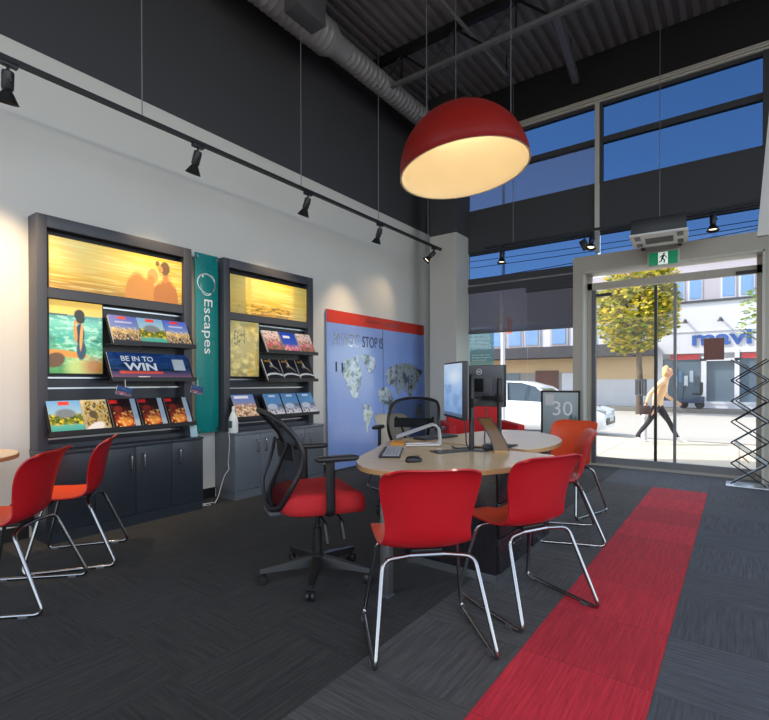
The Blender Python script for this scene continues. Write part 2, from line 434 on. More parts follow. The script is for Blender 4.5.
d = thing('spiral_duct', 'grey spiral ventilation duct running along the top of the left wall', 'duct', (-3.9, 6.95, 5.17))
MY = Matrix.Rotation(pi/2, 4, 'X')    # lathe axis -> -Y
def ridged(r, a, b, step):
    p = [(r, a)]; z = a
    while z+step < b:
        p += [(r, z+step*.75), (r+.006, z+step*.85), (r, z+step*.95)]; z += step
    return p+[(r, b)]
MB().lathe(ridged(.135, 0, 2.5, .085), 28, MY).build('duct_run', duct_m, d)
MB().lathe([(.138, 2.45), (.142, 2.62), (.192, 2.74), (.195, 2.78)], 28, MY).build('reducer', duct_m, d)
MB().lathe(ridged(.19, 2.75, 9.5, .085), 28, MY).build('duct_run', duct_m, d)
for y in (-1.2, -4.0): MB().tube([(0, y, .12), (0, y, .44)], .006, 6).build('hanger_rod', black_m, d)
b = thing('duct_box', 'dark square duct box beside the spiral duct', 'duct box', (-3.53, 3.5, 4.80))
MB().box(-.10, -.19, 0, .10, .19, .55, bev=.004).build('box', grey_p, b)
MB().box(-.115, -.205, .53, .115, .205, .57).build('flange', black_m, b)

# track lights -----------------------------------------------------
lens_m = emat('lamp_face', (1, .82, .55, 1), 2.2)
def track(name, label, p0, p1, wires, ztop):
    r = thing(name, label, 'lighting track', p0)
    v = Vector(p1)-Vector(p0); a = atan2(v.y, v.x); L = v.length
    M = Matrix.Rotation(a, 4, 'Z')
    MB().box(0, -.018, 0, L, .018, .03, M=M).build('rail', black_m, r)
    MB().box(-.03, -.02, -.004, 0, .02, .034, M=M).box(L, -.02, -.004, L+.03, .02, .034, M=M).build('end_cap', black_p, r)
    for w in wires:
        p = M @ Vector((w, 0, .03))
        MB().tube([p, (p.x, p.y, ztop-p0[2])], .0045, 6).build('suspension_wire', steel_lt, r)
    return r
track('lighting_track', 'long black lighting track hung along the left wall', (-3.65, -1.0, 3.145), (-3.65, 6.42, 3.145), (1.3, 2.9, 4.55, 5.88, 7.08), 5.58)
track('lighting_track', 'black lighting track across the shop window', (-3.06, 6.8, 3.145), (.35, 6.8, 3.145), (.41, 2.27), 5.58)

def head(loc, aim, label, group, power, cone=70, warm=(1, .72, .42), scale=1.0):
    r = thing('track_light', label, 'spotlight', loc, group=group)
    s = scale
    MB().box(-.02, -.05, -.028, .02, .05, 0, bev=.004).build('adapter', black_p, r)
    MB().tube([(0, 0, -.02), (0, 0, -.065)], .008, 8).build('stem', black_m, r)
    aim = Vector(aim).normalized()
    q = Vector((0, 0, -1)).rotation_difference(aim).to_matrix().to_4x4()
    M = Matrix.Translation((0, 0, -.07)) @ q
    F = Matrix.Rotation(pi, 4, 'X')
    MB().lathe([(.012, -.02), (.03, -.012), (.033, 0), (.033, .085), (.030, .095), (.024, .105)], 20, M @ F).build('lamp_body', black_p, r)
    MB().lathe([(.024, .10), (.036, .118), (.062, .168), (.066, .172), (.063, .172), (.058, .165), (.03, .118)], 24, M @ F, cap0=False, cap1=False).build('shade', black_m, r)
    MB().lathe([(.001, .146), (.030, .148), (.044, .150), (.03, .153), (.001, .155)], 20, M @ F).build('bulb', lens_m, r)
    MB().tube([M @ Vector((.045, 0, -.04)), M @ Vector((.033, 0, -.04))], .01, 8).build('tilt_knob', black_p, r)
    ld = bpy.data.lights.new('spot', 'SPOT'); ld.energy = power; ld.color = warm; ld.spot_size = R(cone); ld.spot_blend = 1; ld.shadow_soft_size = .045
    lo = bpy.data.objects.new('spot_beam', ld); COL.objects.link(lo); lo.parent = r
    lo.matrix_local = M @ Matrix.Translation((0, 0, -.178))
    HEADS.append(r); return r
HEADS = []
GL = 'spotlights on the left wall track'
for y, aim, lb, p in ((1.065, (-.30, .05, -.95), 'black track spotlight nearest the viewer, above the left end of the track', 170),
                      (2.368, (-.35, -.05, -.9), 'black track spotlight above the right end of the left display unit', 60),
                      (3.648, (-.35, -.05, -.9), 'black track spotlight above the right display unit', 60),
                      (4.911, (-.35, .0, -.9), 'black track spotlight above the left edge of the blue map board', 45),
                      (6.249, (-.50, -.45, -.72), 'black track spotlight at the far end of the left track, beside the pier', 14)):
    head((-3.65, y, 3.145), aim, lb, GL, p)
GF = 'spotlights on the window track'
for x, aim, lb in ((-2.82, (0, -.1, -1), 'black track spotlight in front of the strip window beside the pier'),
                   (-1.571, (-.05, -.25, -1), 'black track spotlight at the mullion above the left end of the door casing'),
                   (-.248, (0, -.1, -1), 'black track spotlight in front of the strip window right of the ceiling air unit')):
    head((x, 6.8, 3.145), aim, lb, GF, 15)
b = HEADS[-2]
BM = Matrix.Translation((-.09, -.02, -.17))
MB().box(-.045, -.02, -.07, .045, .02, .07, bev=.006, M=BM @ Matrix.Rotation(R(-25), 4, 'Y')).build('driver_box', black_p, b)
MB().tube([(-.09, -.02, -.11), (-.06, 0, -.01)], .006, 6).build('stem', black_m, b)

# pendant ----------------------------------------------------------
p = thing('pendant_lamp', 'large red dome pendant lamp with cream inside over the desk', 'pendant lamp', (-1.515, 3.0, 2.6))
RD = .438
outer = [(RD*cos(a), RD*.98*sin(a)) for a in [R(k*4.5) for k in range(0, 20)]]+[(.004, RD*.98)]
inner = [(r_*(1-.012/RD), z*(1-.012/RD)) for r_, z in outer]
TM = Matrix.Rotation(R(-6.5), 4, Vector((-.589, .808, 0))) @ Matrix.Rotation(R(-2.5), 4, Vector((.808, .589, 0)))
MB().lathe([(RD+.002, -.004)]+outer, 64, TM, cap0=False, cap1=False).build('dome', red_dome, p)
MB().lathe([(RD+.002, -.004), (RD-.010, -.004)]+inner, 64, TM, cap0=False, cap1=False).build('lining', cream, p)
MB().lathe([(.06, RD*.95), (.06, RD*.98+.03), (.03, RD*.98+.06), (.01, RD*.98+.07)], 20).build('cap', black_m, p)
for cx_, cy_ in ((-.285, -.02), (-.19, .24), (.33, .0)):
    q = Vector((cx_, cy_, sqrt(max(0, RD**2-cx_**2-cy_**2))-.004))
    MB().tube([q, (q.x, q.y, 2.98)], .003, 6).build('suspension_cable', grey_p, p)
MB().lathe([(.001, .33), (.03, .335), (.035, .36), (.025, .39), (.015, .41), (.014, .455)], 16).build('bulb', emat('bulb_glow', (1, .85, .6, 1), 3), p)
ld = bpy.data.lights.new('pendant', 'POINT'); ld.energy = 3.6; ld.color = (1, .82, .55); ld.shadow_soft_size = .03
lo = bpy.data.objects.new('lamp_glow', ld); COL.objects.link(lo); lo.parent = p; lo.location = (0, 0, .29)

# exit sign ---------------------------------------------------------
e = thing('exit_sign', 'green running-man exit sign above the entrance', 'exit sign', (-.766, 6.972, 2.60))
MB().box(-.175, -.05, 0, .175, .007, .19, bev=.006).build('housing', alu_lt, e)
gm = NT('exit_green').bsdf(srgb(0, 128, 84), .4, emit=srgb(0, 128, 84), estr=.35)
wm = NT('exit_white').bsdf(srgb(225, 240, 228), .4, emit=srgb(225, 240, 228), estr=.5)
MB().box(-.158, -.053, .014, .158, -.05, .172).build('green_panel', gm, e)
MB().box(-.052, -.055, .018, .052, -.053, .168).build('white_panel', wm, e)
mb = MB(); FM = Matrix.Translation((0, -.0565, .018)) @ Matrix.Rotation(pi/2, 4, 'X')
def limb(pts, w):
    for a, b_ in zip(pts, pts[1:]):
        a, b_ = Vector(a), Vector(b_); n = (b_-a).normalized(); t = Vector((-n.y, n.x))*w; a2, b2 = a-n*w*.5, b_+n*w*.5
        mb.prism([tuple(a2-t), tuple(b2-t), tuple(b2+t), tuple(a2+t)], 0, .001, M=FM)
mb.prism([(.012+.012*cos(R(t)), .128+.012*sin(R(t))) for t in range(0, 360, 30)], 0, .001, M=FM)
limb([(.004, .11), (-.008, .07)], .012)
limb([(.006, .108), (.03, .095), (.038, .075)], .005)
limb([(.0, .106), (-.022, .1), (-.034, .082)], .005)
limb([(-.008, .07), (.018, .05), (.012, .02)], .007)
limb([(-.010, .07), (-.018, .04), (-.042, .03)], .007)
mb.build('running_man', black_m if False else mat('exit_dark_green', srgb(0, 60, 45), .5), e)

# ceiling air unit --------------------------------------------------
a = thing('air_conditioner', 'ceiling cassette air unit with white grille hung above the entrance', 'air conditioner', (-.75, 6.42, 2.8), rz=R(4))
MB().box(-.27, -.275, .02, .27, .275, .19, bev=.01).build('casing', black_p, a)
MB().box(-.285, -.29, 0, .285, .29, .025, bev=.008).build('fascia', white_p, a)
mb = MB()
for k in range(7): mb.box(-.14, -.12+k*.036, -.006, .14, -.10+k*.036, .004)
mb.build('grille', grey_p, a)
for s in (-1, 1):
    MB().box(-.24+.24-.24 if s < 0 else .18, -.24, -.004, -.18 if s < 0 else .24, -.08, .004).build('vent', grey_p, a)
    MB().box(-.24 if s < 0 else .18, .08, -.004, -.18 if s < 0 else .24, .24, .004).build('vent', grey_p, a)
for x in (-.2, .2): MB().box(x-.02, .2, .03, x+.02, .565, .065).build('support_arm', black_m, a)
# white hanging board at the right edge
h = thing('hanging_board', 'white board hanging from the ceiling at the right edge', 'hanging board', (.3, 5.5, 2.46))
MB().prism([(-.173, 0), (.25, 0), (.25, 2.6), (.02, 2.6)], -.03, .03, M=Matrix.Rotation(pi/2, 4, 'X')).build('board', white_wall, h)
for x in (.05, .2): MB().tube([(x, 0, 2.58), (x, 0, 3.12)], .004, 6).build('wire', steel_lt, h)
# ------------------------------------------------------------------ printed pictures
def sunset(name, couple=True):
    p = Pic(name).grad([(0, (178, 124, 36)), (.25, (214, 166, 44)), (.6, (240, 198, 70)), (1, (238, 192, 40))])
    p.spots(0, 0, 1, 1, (255, 236, 150), 3, 26, .45, .65, .7)
    p.spots(0, 0, .95, .45, (190, 140, 50), 5, 40, .52, .66, .5)
    p.ell(.22, .75, .35, .3, (255, 238, 165), 0, .8, .4)
    if couple:
        p.spots(.78, .55, 1, 1, (150, 120, 60), 5, 30, .4, .6, .7); p.spots(.0, .0, 1, .16, (165, 125, 50), 6, 30, .45, .6, .7)
        man, wom = (206, 138, 58), (184, 114, 48)
        for e in ((.62, .02, .085, .56), (.57, .0, .05, .45), (.69, .05, .10, .42)): p.ell(*e, man)
        p.ell(.745, .56, .045, .17, (214, 158, 84)); p.ell(.73, .45, .03, .12, man)
        p.ell(.865, .0, .085, .56, wom); p.ell(.80, .12, .05, .30, wom); p.ell(.93, .02, .035, .38, wom)
        p.ell(.855, .56, .022, .12, (196, 128, 60)); p.ell(.850, .78, .042, .155, (112, 82, 44)); p.ell(.785, .86, .018, .06, (128, 96, 50)); p.ell(.812, .74, .02, .08, (205, 140, 70))
    return p
def beach(name):
    p = Pic(name).grad([(0, (70, 150, 80)), (.25, (120, 200, 140)), (.45, (60, 170, 150)), (.7, (120, 205, 185)), (.80, (70, 150, 150)), (.82, (240, 205, 110)), (1, (252, 200, 60))])
    p.spots(0, .15, 1, .8, (190, 240, 215), 7, 22, .48, .62, .8); p.spots(0, 0, 1, .5, (40, 110, 70), 6, 14, .5, .65, .7)
    p.rect(0, .79, .33, .815, (60, 95, 95))
    p.ell(.55, .08, .25, .16, (200, 215, 130), 0, .4, .8); p.ell(.85, .10, .22, .12, (190, 110, 55), 0, .5, .8)
    p.ell(.30, .27, .42, .045, (225, 150, 60), -4); p.ell(.1, .18, .18, .1, (105, 75, 45), 10)
    p.ell(.585, .33, .09, .14, (45, 75, 100)); p.ell(.56, .55, .085, .15, (38, 60, 85)); p.ell(.475, .57, .035, .14, (215, 150, 75), 6)
    p.ell(.585, .52, .03, .2, (230, 165, 85), -5); p.ell(.51, .72, .06, .03, (215, 150, 75))
    p.ell(.55, .82, .10, .075, (50, 52, 45)); p.ell(.57, .76, .085, .06, (46, 48, 42))
    return p
def glossyfield(name):
    p = Pic(name).grad([(0, (150, 140, 95)), (.5, (190, 180, 130)), (1, (175, 165, 115))])
    p.spots(0, 0, 1, 1, (235, 220, 150), 4, 9, .45, .65, .8); p.spots(.6, 0, .95, 1, (215, 175, 70), 14, 3, .45, .6, .8)
    p.rect(.08, .55, .5, .85, (200, 190, 140)); p.spots(.08, .55, .5, .85, (110, 110, 80), 18, 18, .5, .55, .8)
    return p
def citypic(name):
    p = Pic(name).grad([(0, (70, 80, 120)), (.25, (150, 130, 90)), (.5, (205, 180, 130)), (.55, (110, 140, 200)), (1, (70, 90, 190))])
    p.spots(0, .0, 1, .35, (40, 50, 110), 6, 8, .45, .55); p.spots(0, .15, 1, .6, (235, 205, 140), 14, 16, .48, .58); p.spots(0, .1, 1, .5, (70, 60, 60), 16, 14, .54, .6)
    p.rect(.3, .88, .62, .97, (215, 50, 50)); p.rect(.2, .74, .8, .80, (200, 205, 235), k=.7); return p
def lakepic(name):
    p = Pic(name).grad([(0, (60, 150, 145)), (.28, (95, 180, 165)), (.32, (120, 130, 45)), (.55, (90, 110, 50)), (.62, (150, 190, 215)), (1, (110, 165, 215))])
    p.spots(0, .28, 1, .62, (225, 200, 60), 9, 9, .48, .56); p.spots(0, .3, 1, .6, (40, 75, 45), 9, 10, .52, .58); p.ell(.5, .62, .3, .13, (120, 130, 140), 0, .2)
    p.rect(.33, .86, .66, .97, (225, 70, 55)); return p
def foodpic(name):
    p = Pic(name).grad([(0, (35, 20, 18)), (.5, (50, 25, 22)), (1, (28, 22, 24))])
    p.ell(.48, .33, .38, .26, (165, 50, 30)); p.ell(.5, .28, .25, .15, (225, 140, 60)); p.spots(.1, .05, .9, .6, (240, 190, 110), 9, 9, .53, .6); p.ell(.3, .66, .16, .12, (130, 45, 35)); p.spots(0, .4, .8, .9, (100, 40, 34), 7, 7, .52, .6)
    p.rect(.8, 0, 1, 1, (165, 180, 195)); p.rect(.03, .86, .32, .97, (205, 40, 45)); return p
def mosaic(name):
    p = Pic(name).grad([(0, (200, 195, 190)), (.3, (170, 150, 110)), (1, (205, 195, 160))])
    p.spots(.1, .1, 1, .95, (190, 160, 60), 12, 10, .46, .54); p.spots(.1, .1, 1, .95, (75, 65, 45), 14, 14, .5, .56); p.ell(.38, .12, .4, .16, (225, 222, 222), 20); p.ell(.4, .55, .16, .12, (90, 80, 60)); return p
def arcs(name):
    p = Pic(name).grad([(0, (30, 28, 32)), (1, (34, 32, 38))])
    p.ell(.5, .22, .55, .16, (225, 225, 225), 0, .08); p.ell(.5, .14, .56, .16, (38, 34, 40), 0, .08); p.ell(.5, .72, .05, .3, (215, 205, 190), 14, .3); p.ell(.6, .55, .28, .10, (190, 170, 150), -30, .2); p.ell(.62, .50, .26, .09, (30, 28, 32), -30, .2)
    p.rect(.1, .86, .5, .95, (160, 120, 60)); return p
def snow(name):
    p = Pic(name).grad([(0, (235, 235, 240)), (.3, (190, 195, 210)), (.45, (120, 130, 150)), (.6, (110, 160, 205)), (1, (95, 150, 205))])
    p.spots(.0, .1, 1, .5, (130, 80, 60), 8, 8, .54, .6); p.ell(.35, .45, .3, .12, (215, 220, 230)); p.rect(.3, .86, .7, .94, (235, 235, 240)); return p
def coast(name):
    p = Pic(name).grad([(0, (190, 140, 110)), (.3, (225, 190, 150)), (.5, (180, 130, 100)), (.7, (120, 140, 190)), (1, (95, 130, 195))])
    p.spots(0, .1, 1, .6, (245, 225, 200), 10, 12, .5, .58); p.spots(0, 0, 1, .5, (120, 80, 70), 9, 9, .52, .6); p.rect(.1, .84, .75, .95, (225, 225, 235)); return p
def pinktown(name):
    p = Pic(name).grad([(0, (60, 110, 60)), (.35, (205, 120, 130)), (.6, (225, 190, 190)), (1, (215, 205, 205))])
    p.spots(0, 0, 1, .6, (190, 70, 90), 8, 8, .5, .56); p.spots(0, .0, 1, .7, (70, 120, 60), 8, 8, .53, .6); p.spots(0, .5, 1, 1, (150, 120, 110), 9, 9, .52, .6); return p
def dusk(name):
    p = Pic(name).grad([(0, (150, 70, 110)), (.25, (200, 110, 140)), (.45, (60, 90, 190)), (1, (30, 65, 180))])
    p.spots(0, .0, 1, .4, (235, 190, 170), 10, 9, .52, .58); p.rect(.15, .72, .6, .84, (220, 225, 240)); return p
def winpic(name):
    p = Pic(name).grad([(0, (150, 110, 130)), (.2, (95, 75, 110)), (.38, (60, 70, 105)), (.42, (35, 70, 115)), (1, (30, 60, 120))])
    p.spots(0, .3, 1, .6, (25, 45, 75), 4, 9, .48, .58); p.spots(0, .6, 1, 1, (60, 100, 160), 5, 5, .48, .6, .6)
    p.rect(.10, .25, .62, .34, (220, 90, 70)); p.rect(.30, .09, .44, .15, (235, 235, 235)); return p
M_sun = sunset('sunset_lightbox').done(.3, .24)
M_sun2 = None
p_ = sunset('sunset_field_lightbox', False); p_.spots(.05, .0, .75, .28, (120, 95, 50), 14, 14, .5, .58, .8); p_.rect(0, 0, .18, 1, (165, 155, 100), .01, .75); p_.rect(.80, 0, 1, 1, (185, 170, 90), .03, .7); p_.ell(.22, .5, .03, .6, (225, 195, 90), 0, .2, .7); M_sun2 = p_.done(.12, .22)
M_beach = beach('beach_lightbox').done(.3, .22)
M_field = glossyfield('street_lightbox').done(.12, .2)
cov = {k: f('cover_'+k).done(.28) for k, f in dict(city=citypic, lake=lakepic, food=foodpic, mosaic=mosaic, arcs=arcs, snow=snow, coast=coast, pinktown=pinktown, dusk=dusk).items()}
M_win = winpic('competition_sign').done(.25)
paper = mat('paper_pages', srgb(225, 222, 215), .7, var=.03, nscale=60)

# ------------------------------------------------------------------ wall display units
def shelf(parent, x0, x1, z, nm='brochure_ledge'):
    """sloping brochure ledge: back plate leaning from the lip to the slatwall, local y .03 (lip) .. .17"""
    mb = MB()
    mb.box(x0, .035, z-.018, x1, .185, z-.012).box(x0, .025, z-.018, x1, .033, z+.018)
    M = Matrix.Translation((0, .06, z-.012)) @ Matrix.Rotation(R(-27), 4, 'X')
    mb.box(x0, 0, 0, x1, .006, .235, M=M)
    return mb.build(nm, black_p, parent)
LEAN = R(-27)
def brochure(world_y0, x0, w, h, z, m, label, group, t=.008, name='brochure'):
    """stands on the ledge whose unit starts at world y0"""
    o = thing(name, label, 'brochure', (-3.97-.036, world_y0+x0+w/2, z-.0115), rz=pi/2, group=group)
    M = Matrix.Rotation(LEAN, 4, 'X')
    MB().box(-w/2, 0, 0, w/2, .0012, h, M=M, front=1).build('cover', [paper, m], o, smooth=0)
    MB().box(-w/2+.002, .0013, .001, w/2-.002, t, h-.002, M=M).build('pages', paper, o, smooth=0)
    return o

def unit(y0, W, cab, cab_m, label, label2, panels, doors, handles, ledges, group, slat_x):
    u = thing('wall_display', label, 'display unit', (-3.97, y0, .664), rz=pi/2, group='wall display units')
    Z = lambda z: z-.664
    f0, f1 = .17, .326
    for x0, x1 in ((0, .068), (W-.08, W)):
        MB().box(x0, f0, 0, x1, f1, Z(2.407), bev=.003).build('side_post', slate, u)
    MB().box(.068, f0, Z(2.318), W-.08, f1, Z(2.407), bev=.003).build('top_rail', slate, u)
    MB().box(.068, f0+.012, Z(1.80), W-.08, f1, Z(1.872)).build('mid_rail', slate, u)
    MB().box(.068, f0+.09, 0, W-.08, f1, Z(2.318)).build('back_panel', slate_dk, u)
    # lightboxes
    for nm, (a0, b0, a1, b1), m in panels:
        fr = MB().box(a0-.008, .205, Z(b0)-.008, a1+.008, .262, Z(b1)+.008).build('lightbox', black_m, u)
        MB().box(a0, .203, Z(b0), a1, .205, Z(b1), front=0).build('picture', m, fr, smooth=0)
    # slat rails
    for z, xs in slat_x:
        MB().box(xs, .235, Z(z)-.006, W-.085, .262, Z(z)+.006).build('slat_rail', rail_m, u)
    for x0, x1, z in ledges: shelf(u, x0, x1, Z(z))
    MB().box(.068, .20, Z(.664), W-.08, .262, Z(.70)).build('bottom_rail', slate, u)
    c = thing('base_cabinet', label2, 'cabinet', (-3.97, y0, 0), rz=pi/2, group='low cupboards under the displays')
    MB().box(0, .02, .085, W, .326, .640).build('carcass', cab_m, c)
    MB().box(-.004, -.002, .640, W+.004, .328, .664, bev=.002).build('worktop', cab_m, c)
    MB().box(.01, .012, 0, W+.002, .326, .083).build('plinth', cab_m, c)
    xs = [0]+doors+[W]
    for a, b in zip(xs, xs[1:]):
        dd = MB().box(a+.002, 0, .088, b-.002, .019, .637, bev=.0015).build('cabinet_door', cab_m, c)
        for hx in handles:
            if a < hx < b:
                MB().tube([(hx, 0, .455), (hx, -.03, .455), (hx, -.03, .575), (hx, 0, .575)], .0065, 8, fillet=.015).build('handle', chrome, dd)
    return u, c
A0, AW = 1.37, 1.245
uA, cA = unit(A0, AW, None, cab_dk, 'dark slate wall display unit with glowing couple at sunset picture, left of the teal sign', 'near-black low cupboard under the left display unit',
     [('lightbox', (.09, 1.880, 1.163, 2.27), M_sun), ('lightbox', (.09, 1.234, .466, 1.792), M_beach)],
     [.32, .63, .94], [.585, .69, 1.007], [(.475, 1.20, 1.487), (.465, 1.20, 1.19), (.04, 1.20, .79)], '', [(1.775, .48), (1.12, .07), (1.20, .07), (.735, .07)])
B0, BW = 2.965, 1.255
uB, cB = unit(B0, BW, None, cab_daylit, 'dark slate wall display unit with yellow field picture, right of the teal sign', 'low cupboard under the right display unit, greyed to show reflected daylight',
     [('lightbox', (.10, 1.877, 1.175, 2.265), M_sun2), ('lightbox', (.10, 1.222, .462, 1.795), M_field)],
     [.315, .63, .94], [.267, .37, .88, 1.009], [(.45, 1.19, 1.492), (.45, 1.19, 1.185), (.05, .40, .80), (.46, 1.21, .80)], '', [(1.775, .48), (1.10, .07), (1.19, .07), (.735, .07)])
# brochures in A
g = 'brochures on the top ledge of the left display'
for k, (x, m, lb) in enumerate(((.485, 'city', 'blue and gold brochure at the left end of the top ledge, left display'), (.715, 'lake', 'teal lake brochure in the middle of the top ledge, left display'), (.945, 'city', 'blue and gold brochure at the right end of the top ledge, left display'))):
    brochure(A0, x, .225, .268, 1.487, cov[m], lb, g, t=.012 if k else .022)
g = 'brochures on the bottom ledge of the left display'
for x, w, m, lb in ((.05, .225, 'lake', 'lake and palms brochure at the left end of the bottom ledge, left display'), (.277, .19, 'mosaic', 'brown and white mosaic brochure second on the bottom ledge, left display'),
                    (.485, .215, 'food', 'dark food brochure third on the bottom ledge, left display'), (.72, .215, 'food', 'dark food brochure fourth on the bottom ledge, left display'), (.955, .215, 'food', 'dark food brochure at the right end of the bottom ledge, left display')):
    brochure(A0, x, w, .278, .79, cov[m], lb, g)
# competition sign
o = thing('competition_sign', 'blue BE IN TO WIN sign on the middle ledge of the left display', 'sign', (-3.97-.036, A0+.825, 1.19-.0115), rz=pi/2)
ML = Matrix.Rotation(LEAN, 4, 'X')
MB().box(-.352, 0, 0, .345, .006, .262, M=ML, front=1).build('board', [white_p, M_win], o, smooth=0)
LW = ML @ FRONT(0, -.0015, 0)
lettering('BE IN TO', wht, o, .27, .048, LW @ Matrix.Translation((-.115, .205, 0)), bold=.012)
lettering('WIN', wht, o, .27, .072, LW @ Matrix.Translation((-.10, .130, 0)), bold=.03)
MB().box(.19, -.003, .10, .30, -.001, .21, M=ML).build('white_patch', mat('pale_patch', srgb(190, 200, 205), .5), o)
# hanging shelf talkers
for y, lb in ((1.90, 'small blue hanging tag at the left end of the competition sign ledge'), (2.54, 'small blue hanging tag at the right end of the competition sign ledge')):
    t = thing('shelf_tag', lb, 'tag', (-3.935, y, 1.155), rz=pi/2, group='hanging shelf tags')
    MB().tube([(0, .001, .03), (0, -.002, .0), (.0, -.006, -.03)], .002, 6).build('clip', white_p, t)
    q = Matrix.Rotation(R(12), 4, 'Y')
    MB().box(-.06, -.012, -.095, .06, -.008, -.028, M=q, front=1).build('card', [white_p, M_win], t, smooth=0)
o = thing('price_card', 'pale blue card standing at the right end of the left cupboard top', 'card', (-4.03, 2.565, .664), rz=pi/2)
MB().box(-.035, 0, 0, .035, .004, .12, M=Matrix.Rotation(R(-10), 4, 'X')).build('card', mat('pale_blue_card', srgb(160, 190, 200), .4), o)
MB().box(-.035, 0, 0, .035, .05, .003).build('foot', clear_glass, o)
# brochures in B
g = 'brochures on the top ledge of the right display'
for x, m, lb in ((.455, 'pinktown', 'pink town brochure at the left end of the top ledge, right display'), (.70, 'dusk', 'deep blue brochure in the middle of the top ledge, right display'), (.945, 'pinktown', 'pink town brochure at the right end of the top ledge, right display')):
    brochure(B0, x, .225, .268, 1.492, cov[m], lb, g, t=.02)
g = 'brochures on the middle ledge of the right display'
for x, lb in ((.46, 'black brochure with white arcs at the left end of the middle ledge, right display'), (.70, 'black brochure with white arcs in the centre of the middle ledge, right display'), (.94, 'black brochure with white arcs at the right end of the middle ledge, right display')):
    brochure(B0, x, .225, .268, 1.185, cov['arcs'], lb, g, t=.018)
g = 'brochures on the bottom ledge of the right display'
for x, m, lb in ((.07, 'coast', 'sandy coast brochure alone at the left end of the bottom ledge, right display'), (.475, 'snow', 'snowy peak brochure second on the bottom ledge, right display'), (.725, 'snow', 'snowy peak brochure third on the bottom ledge, right display'), (.975, 'snow', 'snowy peak brochure at the right end of the bottom ledge, right display')):
    brochure(B0, x, .225 if x > .1 else .27, .275, .80, cov[m], lb, g)

# teal banner ---------------------------------------------------------
b = thing('hanging_sign', 'tall teal sign reading Escapes between the two wall displays', 'sign', (-4.20, 2.815, .672), rz=pi/2)
MB().box(-.127, 0, 0, .127, .008, 1.738, bev=.001).build('board', teal, b)
for x in (-.105, .105):
    for z in (.03, 1.70):
        MB().lathe([(.011, -.004), (.013, 0), (.013, .006), (.008, .010), (.008, .095)], 14, Matrix.Translation((x, -.006, z)) @ Matrix.Rotation(-pi/2, 4, 'X')).build('standoff', chrome, b)
lettering('Escapes', wht, b, .53, .12, Matrix.Translation((.0, -.001, 1.033)) @ Matrix.Rotation(pi/2, 4, 'X') @ Matrix.Rotation(-pi/2, 4, 'Z'))
mb = MB()
def swoosh(cx, cz, rx, rz_, rot, a0, a1, w0, w1):
    pts = []
    n = 28
    for k in range(n+1):
        a = R(a0+(a1-a0)*k/n); x_, y_ = rx*cos(a), rz_*sin(a); c_, s_ = cos(R(rot)), sin(R(rot))
        pts.append(Vector((cx+x_*c_-y_*s_, cz+x_*s_+y_*c_)))
    for k in range(n):
        w_ = w0+(w1-w0)*sin(pi*k/n); wb = w0+(w1-w0)*sin(pi*(k+1)/n)
        d_ = (pts[k+1]-pts[k]).normalized(); q = Vector((-d_.y, d_.x))
        a_, b_, c_, e_ = pts[k]-q*w_, pts[k+1]-q*wb, pts[k+1]+q*wb, pts[k]+q*w_
        mb.face([(v.x, -.0012, v.y) for v in (a_, b_, c_, e_)])
swoosh(.0, 1.452, .085, .10, 25, -150, 130, .001, .006)
swoosh(.012, 1.442, .075, .105, -15, -170, 110, .001, .005)
swoosh(-.01, 1.455, .088, .092, 60, -60, 205, .001, .006)
mb.face([(-.045+.012*cos(R(t)), -.0013, 1.52+.012*sin(R(t))) for t in range(0, 360, 40)])
mb.build('logo', wht, b, recalc=False)

# white steamer-like bottle with cord on cupboard B
o = thing('spray_bottle', 'white plastic bottle-shaped device on the left end of the grey cupboard', 'device', (-4.03, 2.99, .664))
MB().lathe([(.042, 0), (.046, .01), (.046, .11), (.040, .15), (.024, .19), (.014, .21), (.012, .225)], 20).build('body', white_p, o)
MB().lathe([(.014, .222), (.014, .25), (.006, .262)], 14).build('nozzle', white_p, o)
MB().box(-.03, -.025, .05, .03, -.047, .12, bev=.004).build('label_panel', grey_p, o)
cord = thing('power_cord', 'white power cord hanging down the grey cupboard side to the floor', 'cord', (-4.0, 2.93, 0))
pts = [(-4.035, 2.962, .70), (-4.045, 2.945, .67), (-4.03, 2.948, .60), (-4.045, 2.95, .47), (-4.06, 2.948, .36), (-4.035, 2.945, .31), (-4.09, 2.93, .25), (-4.10, 2.90, .15), (-4.07, 2.84, .05), (-4.06, 2.80, .006)]
MB().tube([Vector(p)-Vector((-4.0, 2.93, 0)) for p in pts], .003, 6, fillet=.03).build('cord_run', white_p, cord)
MB().tube([(-.06+.045*cos(k*.5+1.2)*(1-.02*k), -.175+.04*sin(k*.5+1.2)-.004*k, .005+.002*(k % 3)) for k in range(28)], .003, 6).build('coil', white_p, cord)
MB().box(-.09, -.29, .0, -.05, -.25, .026, bev=.006).build('plug', white_p, cord)

# blue map board ---------------------------------------------------------
t = NT('map_board_blue'); x_ = t.xyz(t.coord('Generated')); f_ = t.noise(t.coord(), 1.3, 3)
blue = t.bsdf(t.mix(f_, srgb(118, 152, 222), srgb(158, 182, 236)), .16, 0, .5, coat=.3)
p = thing('map_board', 'large blue glossy board with world map and red header leaning on the left wall', 'notice board', (-4.238, 4.59, .015), rz=pi/2)
PM = Matrix.Rotation(R(-.9), 4, 'X')
bk = [MB().box(a, 0, 0, b_, .012, 2.085, M=PM).build('board_panel', blue, p, smooth=0) for a, b_ in ((0, 1.212), (1.218, 2.384))]
hd = mat('red_header', srgb(205, 62, 48), .3, var=.03)
for a, b_ in ((0, 1.212), (1.218, 2.384)): MB().box(a, -.002, 1.92, b_, -.0002, 2.085, M=PM).build('header', hd, p)
MB().box(1.209, -.001, 0, 1.221, .008, 2.085, M=PM).build('joint_strip', grey_p, p)
dkp = mat('dark_print', srgb(40, 48, 62), .5)
PF = PM @ FRONT(0, -.0015, 0)
